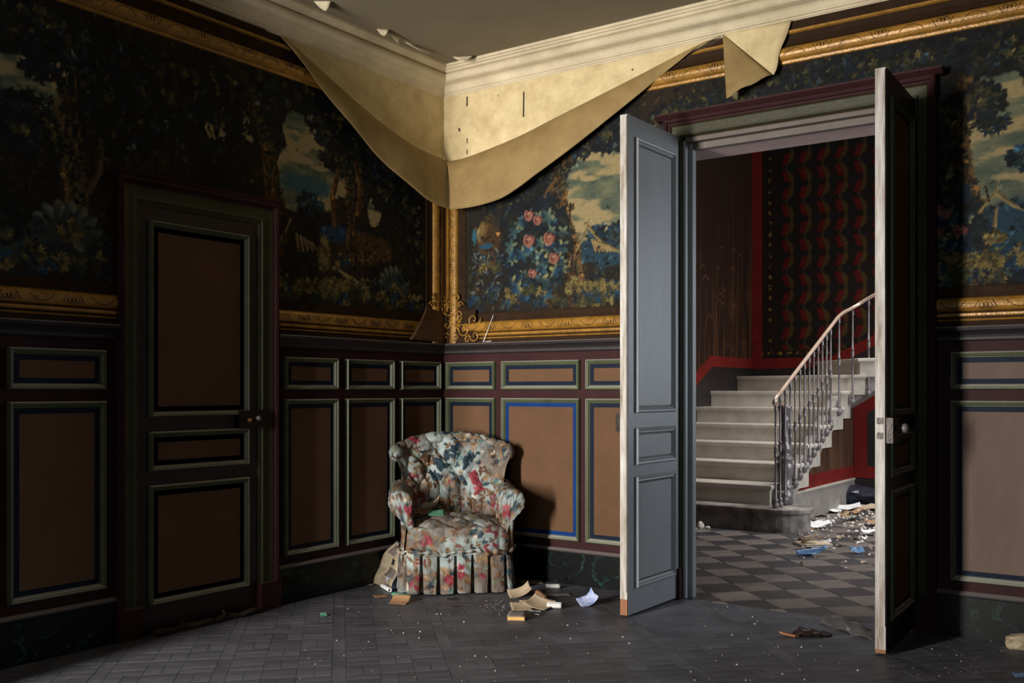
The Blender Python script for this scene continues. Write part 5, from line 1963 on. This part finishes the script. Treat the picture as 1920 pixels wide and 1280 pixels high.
def news_stroke(name, pts, w_):
    mb_ = MB()
    mb_.tube([news(u, v, 0.003) for u, v in pts], w_, 5)
    return mb_.build(name, M['ink'], npg)


news_stroke('headline_letter', [(0.50, 0.56), (0.50, 0.69), (0.585, 0.60), (0.67, 0.71), (0.67, 0.58)], 0.0045)
news_stroke('headline_letter', [(0.77, 0.60), (0.77, 0.72)], 0.0050)
news_quad('newspaper_picture', 'newspaper_photo', 0.45, 0.95, 0.26, 0.50)
news_quad('newspaper_picture', 'newspaper_photo', 0.1, 0.42, 0.74, 0.95)
for i in range(4):
    news_stroke('column_rule', [(0.07 + 0.08 * i, 0.06), (0.07 + 0.08 * i, 0.40)], 0.0012)
for i in range(5):
    news_stroke('column_rule', [(0.45, 0.04 + 0.04 * i), (0.9, 0.05 + 0.04 * i)], 0.0010)
adopt(npg)
sheet('paper_sheet', 'crumpled white paper with blue print beside the newspaper', 'paper', fl(742, 1100), 0.12, 0.13, VY + 0.5, 'blue_white_paper', 0.9, 0.3, seed=2, wave=0.02)
paper_roll('paper_roll', 'small white rolled paper at the foot of the newspaper', fl(716, 1097, 0.016), fl(731, 1106, 0.016), 0.014, 'white_paper')
paper_roll('paper_roll', 'green rolled booklet left of the armchair skirt', fl(736, 1113, 0.030), fl(763, 1118, 0.028), 0.012, 'green_cover')
sheet('paper_sheet', 'tan curling page hanging from the green rolled booklet', 'paper', fl(750, 1130), 0.11, 0.10, VY - 0.25, 'tan_paper', 0.45, seed=4)
sheet('paper_sheet', 'flat brown paper left of the tan curling page', 'paper', fl(714, 1119), 0.08, 0.07, VY + 0.3, 'tan_paper', 0.0, seed=5)
sheet('paper_sheet', 'pale greenish paper scrap under the newspaper tip', 'paper', fl(694, 1096), 0.06, 0.05, VY - 0.4, 'grey_paper', seed=6)
sheet('paper_scrap', 'small green paper scrap alone on the floor left of the armchair', 'paper', fl(607, 1155), 0.035, 0.035, VY + 0.5, 'green_cover', 0.5, seed=7)

# --- on the armchair seat
seat_top = (CH.matrix_world if False else Matrix.LocRotScale(CH.location, CH.rotation_euler, None))


def on_chair(x_, y_, z_):
    return tuple(seat_top @ Vector((x_, y_, z_)))


sheet('booklet', 'green paper cover lying on the armchair seat', 'booklet', on_chair(-0.125, -0.105, 0.462), 0.098, 0.075, VY + 0.12, 'green_cover', 0.0, tilt=0.35, z0=0.002, seed=8)
sheet('paper_sheet', 'curled beige page arching behind the green cover on the seat', 'paper', on_chair(-0.140, -0.02, 0.478), 0.13, 0.11, VY + 0.2, 'beige_paper', -0.75, 0.5, z0=0.004, seed=9)
sheet('paper_sheet', 'tan page corner tucked against the left arm of the armchair', 'paper', on_chair(-0.205, -0.03, 0.470), 0.10, 0.08, VY - 0.3, 'tan_paper', 0.3, z0=0.003, seed=10)

# --- right of the armchair
sheet('paper_sheet', 'grey flat sheet closest to the baseboard right of the armchair', 'paper', fl(996, 1092), 0.14, 0.12, VY + 0.2, 'grey_paper', seed=11)
paper_roll('paper_roll', 'pale rolled paper nearest the marble baseboard', fl(1024, 1099, 0.014), fl(1050, 1099, 0.014), 0.014, 'white_paper')
sheet('paper_sheet', 'beige sheet with a humped curl at the right of the skirt', 'paper', fl(976, 1117), 0.15, 0.10, VY + 0.25, 'beige_paper', 0.35, 0.4, seed=12)
paper_roll('paper_roll', 'brown-ended rolled paper lying across the pile', fl(1006, 1109, 0.020), fl(1022, 1122, 0.018), 0.016, 'tan_paper')
sheet('paper_sheet', 'long grey flat sheet right of the brown-ended roll', 'paper', fl(1046, 1116), 0.16, 0.07, VY + 0.1, 'grey_paper', seed=13)
paper_roll('paper_roll', 'short beige paper roll in the middle of the pile', fl(975, 1130, 0.020), fl(1006, 1127, 0.020), 0.014, 'beige_paper')
paper_roll('paper_roll', 'stubby white paper roll at the right end of the pile', fl(1026, 1134, 0.019), fl(1053, 1135, 0.019), 0.018, 'white_paper')
sheet('paper_sheet', 'beige folded sheet with a white edge in front of the white roll', 'paper', fl(1012, 1139), 0.15, 0.14, VY - 0.6, 'beige_paper', 0.25, -0.2, seed=14, z0=0.008)
sheet('paper_strip', 'thin white paper strip under the folded sheet', 'paper', fl(1000, 1146), 0.10, 0.014, VY - 0.55, 'white_paper', seed=15)
sheet('paper_sheet', 'square beige sheet behind the thin book', 'paper', fl(978, 1141), 0.12, 0.12, VY + 0.1, 'beige_paper', 0.2, seed=16, z0=0.004)
book('book', 'thin grey book with yellow page edges in front of the pile', fl(970, 1158), 0.098, 0.14, 0.022, VY - 0.12, 'grey_paper')
sheet('paper_sheet', 'white curled sheet lying alone left of the open door leaf', 'paper', fl(1105, 1133), 0.13, 0.11, VY + 0.35, 'blue_white_paper', 0.3, 0.6, seed=17)
sheet('paper_scrap', 'tiny white paper sliver in front of the pile', 'paper', fl(1007, 1153), 0.035, 0.010, VY - 0.7, 'white_paper', seed=18)
sheet('paper_scrap', 'dark flat scrap on the floor before the armchair', 'paper', fl(856, 1138), 0.045, 0.018, VY, 'ink', seed=19)
sheet('paper_scrap', 'dark blue scrap half under the armchair skirt', 'paper', fl(848, 1124), 0.07, 0.025, VY, 'ink', seed=20)

# --- torn corner of the border paper and bits on the chair rail
tc_ = np.zeros((10, 10, 3))
c0, c1, c2, c3 = on_x(768, 585, 0.06), on_x(834, 642, 0.055), on_x(800, 572, 0.10), on_x(832, 590, 0.065)
for i, u in enumerate(np.linspace(0, 1, 10)):
    for j, v in enumerate(np.linspace(0, 1, 10)):
        lo = on_x(768, 636, 0.052) * (1 - u) + c1 * u
        hi = c2 * (1 - u) + c3 * u
        tc_[i, j] = lo * (1 - v) + hi * v + np.array([0.015 * math.sin(v * math.pi) * (1 - u), 0, 0.004 * math.sin(u * 14) * v])
o = tag(sheet_solid('torn_border_paper', tc_, M['paper_back'], None, 0.0015), 'torn brown corner of border paper curling off beside the gilt scrolls', 'wallpaper')
o.data.materials[0] = mat('torn_border_print', (98, 68, 36), 0.6, rgb2=(60, 40, 20), n_scale=20)
MB_ = MB()
MB_.tube([on_y(906, 641, -0.045), on_y(915, 618, -0.05), on_y(925, 590, -0.048)], [0.003, 0.002, 0.0015], 5)
tag(MB_.build('wood_sliver', M['white_paper']), 'thin pale sliver leaning on the gilt border above the rail', 'sliver')
sheet('paper_scrap', 'torn white scrap lying on the chair rail near the corner', 'paper', on_y(914, 641, -0.03), 0.06, 0.018, 0.05, 'white_paper', 0.3, z0=0.001, seed=22)

# --- right foreground
bt = tag(empty('glass_bottle', tuple(fl(1296, 1117))), 'tiny clear glass bottle standing at the left door jamb', 'bottle')
MB().lathe([(0.012, 0.0), (0.016, 0.004), (0.016, 0.016), (0.010, 0.024), (0.005, 0.028), (0.005, 0.036), (0.007, 0.038)], n=14).build('bottle_body', M['glass'], bt, smooth=True)
MB().lathe([(0.004, 0.034), (0.006, 0.040), (0.003, 0.048)], n=10).build('stopper', M['white_paper'], bt, smooth=True)

lea = tag(empty('leather_slipper', tuple(fl(1520, 1193))), 'dark shrivelled leather slipper with an orange sole tip on the threshold', 'slipper')
c_, s__ = math.cos(VY), math.sin(VY)
P = []
for i, t in enumerate(np.linspace(0, 1, 26)):
    row = []
    wd = 0.036 * (0.35 + 0.65 * math.sin(math.pi * min(1, 0.12 + 0.9 * t)) ** 0.6)
    hh_ = 0.052 * (1 - 0.72 * t) * (0.25 + 0.75 * min(1, t * 6))
    for a in np.linspace(0, 2 * math.pi, 20, endpoint=False):
        x_, y_ = -0.085 + 0.19 * t, wd * math.cos(a) * 1.1
        row.append((x_ * c_ - y_ * s__, x_ * s__ + y_ * c_, 0.002 + max(0.0, hh_ * (0.5 + 0.5 * math.sin(a)) + 0.004 * math.sin(t * 20 + a * 3))))
    P.append(row)
P = np.array(P)
mesh('upper', P.reshape(-1, 3), grid_faces(26, 20, False, True), M['leather'], lea, smooth=True)
P = []
for t in np.linspace(0, 1, 12):
    wd = 0.026 * (t ** 0.5)
    P.append([((-0.165 + 0.10 * t) * c_ - y_ * s__, (-0.165 + 0.10 * t) * s__ + y_ * c_, 0.006 + 0.020 * (1 - t) ** 2) for y_ in np.linspace(-wd, wd, 6)])
sheet_solid('sole_tip', np.array(P), M['orange_wood'], lea, 0.006)

g = np.zeros((22, 16, 3))
q0, q1, q2, q3 = fl(1536, 1170), fl(1640, 1203), fl(1560, 1152), fl(1652, 1186)
for i, u in enumerate(np.linspace(0, 1, 22)):
    for j, v in enumerate(np.linspace(0, 1, 16)):
        p = (q0 * (1 - u) + q1 * u) * (1 - v) + (q2 * (1 - u) + q3 * u) * v
        g[i, j] = p + np.array([0, 0, 0.006 + 0.030 * math.sin(v * math.pi) * (0.4 + 0.6 * math.sin(u * 3 + 0.4)) + 0.006 * math.sin(u * 17 + v * 5)])
tag(sheet_solid('plastic_sheet', g, M['clear_plastic'], None, 0.0015), 'crumpled dark clear plastic sheet in front of the right door leaf', 'plastic sheet')


def lump(name, label, cat, loc, r, m, seed, flat=0.6, group=None):
    bm = bmesh.new()
    bmesh.ops.create_icosphere(bm, subdivisions=3, radius=1.0)
    V = np.array([v.co[:] for v in bm.verts])
    k_ = 0.7 + 0.6 * fbm(V[:, 0] * 2 + seed * 3 + 20, V[:, 1] * 2 + V[:, 2] * 1.3 + 20, seed)
    V = V * k_[:, None] * np.array([1, 0.8, flat]) * r
    V[:, 2] = np.maximum(V[:, 2], -r * 0.3) + r * 0.3
    for v, q in zip(bm.verts, V):
        v.co = q
    me = bpy.data.meshes.new(name)
    bm.to_mesh(me)
    bm.free()
    me.materials.append(M[m])
    o = link(bpy.data.objects.new(name, me))
    o.location = loc
    return tag(o, label, cat, group)


lump('plaster_chunk', 'pale broken plaster chunk at the right edge of the floor', 'plaster', fl(1918, 1215), 0.085, 'plaster_lump', 3, 0.55)
sheet('paper_scrap', 'blue paper scrap in the bottom right corner of the floor', 'paper', fl(1914, 1268), 0.06, 0.03, VY, 'blue_plastic', 0.3, seed=24)

# --- stair hall litter
lump('rubbish_bag', 'glossy black plastic bag slumped by the understair wall', 'bag', fl(1606, 947), 0.28, 'black_plastic', 8, 0.5)
lump('rubbish_bag', 'smaller dark plastic bag right of the big one', 'bag', fl(1642, 940), 0.13, 'black_plastic', 9, 0.5)
litter = [((1545, 958), 0.30, 0.22, 0.1, 'white_paper', 'broad white sheet nearest the bottom step in the hall'), ((1590, 956), 0.26, 0.16, -0.2, 'white_paper', 'white sheet in front of the black plastic bag'),
          ((1560, 948), 0.20, 0.2, 0.5, 'beige_paper', 'beige sheet behind the broad white sheet'), ((1625, 955), 0.26, 0.2, -0.4, 'beige_paper', 'beige sheet by the smaller dark bag'),
          ((1600, 963), 0.22, 0.12, 0.3, 'tan_paper', 'tan sheet lying over the white ones in the hall'), ((1530, 990), 0.26, 0.14, 0.0, 'white_paper', 'white sheet level with the end of the rounded bottom step'),
          ((1600, 975), 0.16, 0.1, 0.7, 'grey_paper', 'grey sheet between the bag and the doorway'), ((1638, 985), 0.14, 0.1, 0.2, 'tan_paper', 'tan sheet close to the right door edge in the hall'),
          ((1630, 1003), 0.14, 0.08, -0.2, 'white_paper', 'small white sheet close to the right door edge in the hall'), ((1575, 940), 0.2, 0.14, 0.9, 'white_paper', 'white sheet half under the black plastic bag')]
for i, (p, w_, h_, a_, m_, lab) in enumerate(litter):
    sheet('paper_sheet', lab, 'paper', fl(*p), w_, h_, VY + a_, m_, 0.15 if i % 2 else 0.0, 0.1 if i % 3 else 0.0, wave=0.03, seed=30 + i, group='papers on the hall floor', z0=0.003 + 0.002 * i)
bk = book('open_book', 'battered open book lying on the chequered hall tiles', fl(1523, 1022), 0.26, 0.20, 0.018, VY + 0.1, 'beige_paper', 'white_paper')
sheet('paper_sheet', 'curled page arching on top of the battered open book', 'paper', fl(1522, 1018, 0.024), 0.16, 0.13, VY + 0.2, 'beige_paper', -0.8, 0.5, seed=45, z0=0.002)
sheet('plastic_scrap', 'light blue plastic strip on the tiles before the open book', 'plastic scrap', fl(1523, 1042), 0.24, 0.07, VY + 0.12, 'blue_plastic', 0.4, 0.2, wave=0.03, seed=46)
sheet('plastic_scrap', 'short blue plastic piece right of the longer blue strip', 'plastic scrap', fl(1607, 1036), 0.11, 0.06, VY + 0.15, 'blue_plastic', 0.5, wave=0.02, seed=47)
for i, (px, py) in enumerate(((1302, 990), (1313, 988), (1327, 989))):
    lump('plaster_chip', ('leftmost of three plaster chips at the foot of the bottom step', 'middle upright plaster chip at the foot of the bottom step', 'rightmost of three plaster chips at the foot of the bottom step')[i], 'plaster',
         fl(px, py + 2), (0.022, 0.034, 0.026)[i], 'debris', 20 + i, (0.6, 1.5, 0.7)[i], 'plaster chips by the bottom step')
scr = None
for i in range(34):
    px, py = random.uniform(1500, 1648), random.uniform(950, 1030)
    if i > 25:
        px, py = random.uniform(1310, 1640), random.uniform(1000, 1090)
    if scr is None:
        scr = [sheet('paper_scrap', ('small torn beige scrap', 'small torn white scrap', 'small torn tan scrap')[k_] + ' strewn on the hall floor beyond the doorway', 'paper', fl(px, py), 0.07, 0.05, 0.3, m_, 0.4, 0.2, wave=0.02, seed=60 + k_, group='scraps strewn on the hall floor')
               for k_, m_ in enumerate(('beige_paper', 'white_paper', 'tan_paper'))]
        for q_, o in enumerate(scr):
            o.location = fl(px - 20 * q_, py + 6 * q_)
    else:
        o = random.choice(scr).copy()
        COL.objects.link(o)
        o.location = fl(px, py)
        o.rotation_euler = (0, 0, random.uniform(0, 6.28))
        k_ = random.uniform(0.5, 1.2) * (0.5 if i > 25 else 1)
        o.scale = (k_, k_, k_)

# --- plaster crumbs and dust too small to count
def crumbs(name, label, pts):
    mb_ = MB()
    for (x_, y_), r_ in pts:
        a0 = random.uniform(0, 6.28)
        v = [(x_ + r_ * math.cos(a0 + k * 1.571) * random.uniform(0.6, 1.2), y_ + r_ * math.sin(a0 + k * 1.571) * random.uniform(0.6, 1.2), 0.0005) for k in range(4)]
        v += [(x_ + random.uniform(-0.3, 0.3) * r_, y_ + random.uniform(-0.3, 0.3) * r_, r_ * random.uniform(0.6, 1.0))]
        mb_.add(v, [(0, 1, 4), (1, 2, 4), (2, 3, 4), (3, 0, 4), (3, 2, 1, 0)])
    return tag(mb_.build(name, M['debris'], fix=False), label, 'debris', kind='stuff')


pts = []
for _ in range(170):
    p = fl(random.uniform(560, 1900), random.uniform(1130, 1278))
    if p[0] > 0.05 and p[1] < -0.05:
        pts.append(((p[0], p[1]), random.choice([0.002, 0.003, 0.003, 0.005])))
for _ in range(130):
    p = fl(random.gauss(945, 22), random.gauss(1135, 7))
    pts.append(((p[0], p[1]), random.uniform(0.0015, 0.004)))
for px, py in ((484, 1139), (520, 1131), (525, 1130), (640, 1105), (786, 1196), (788, 1184), (819, 1151), (827, 1151), (757, 1187), (870, 1166), (1008, 1152), (891, 1230), (1415, 1170), (1416, 1169), (1373, 1190), (1503, 1213), (1382, 1246), (1608, 1257), (1467, 1264),
               (1816, 1190), (1856, 1193), (1783, 1186), (210, 1183), (1180, 1206), (1168, 1194), (1070, 1197), (1064, 1172)):
    p = fl(px, py)
    if p[0] > 0.04 and p[1] < -0.035:
        pts.append(((p[0], p[1]), 0.007))
crumbs('plaster_crumbs', 'fine white plaster crumbs scattered over the parquet', pts)
pts = []
for _ in range(420):
    p = fl(random.uniform(1500, 1650), 940 + abs(random.gauss(0, 40)))
    if p[1] < 5.5 and p[0] > 1.3:
        pts.append(((p[0], p[1]), random.uniform(0.006, 0.022)))
crumbs('hall_crumbs', 'broken plaster rubble scattered on the hall floor', pts)
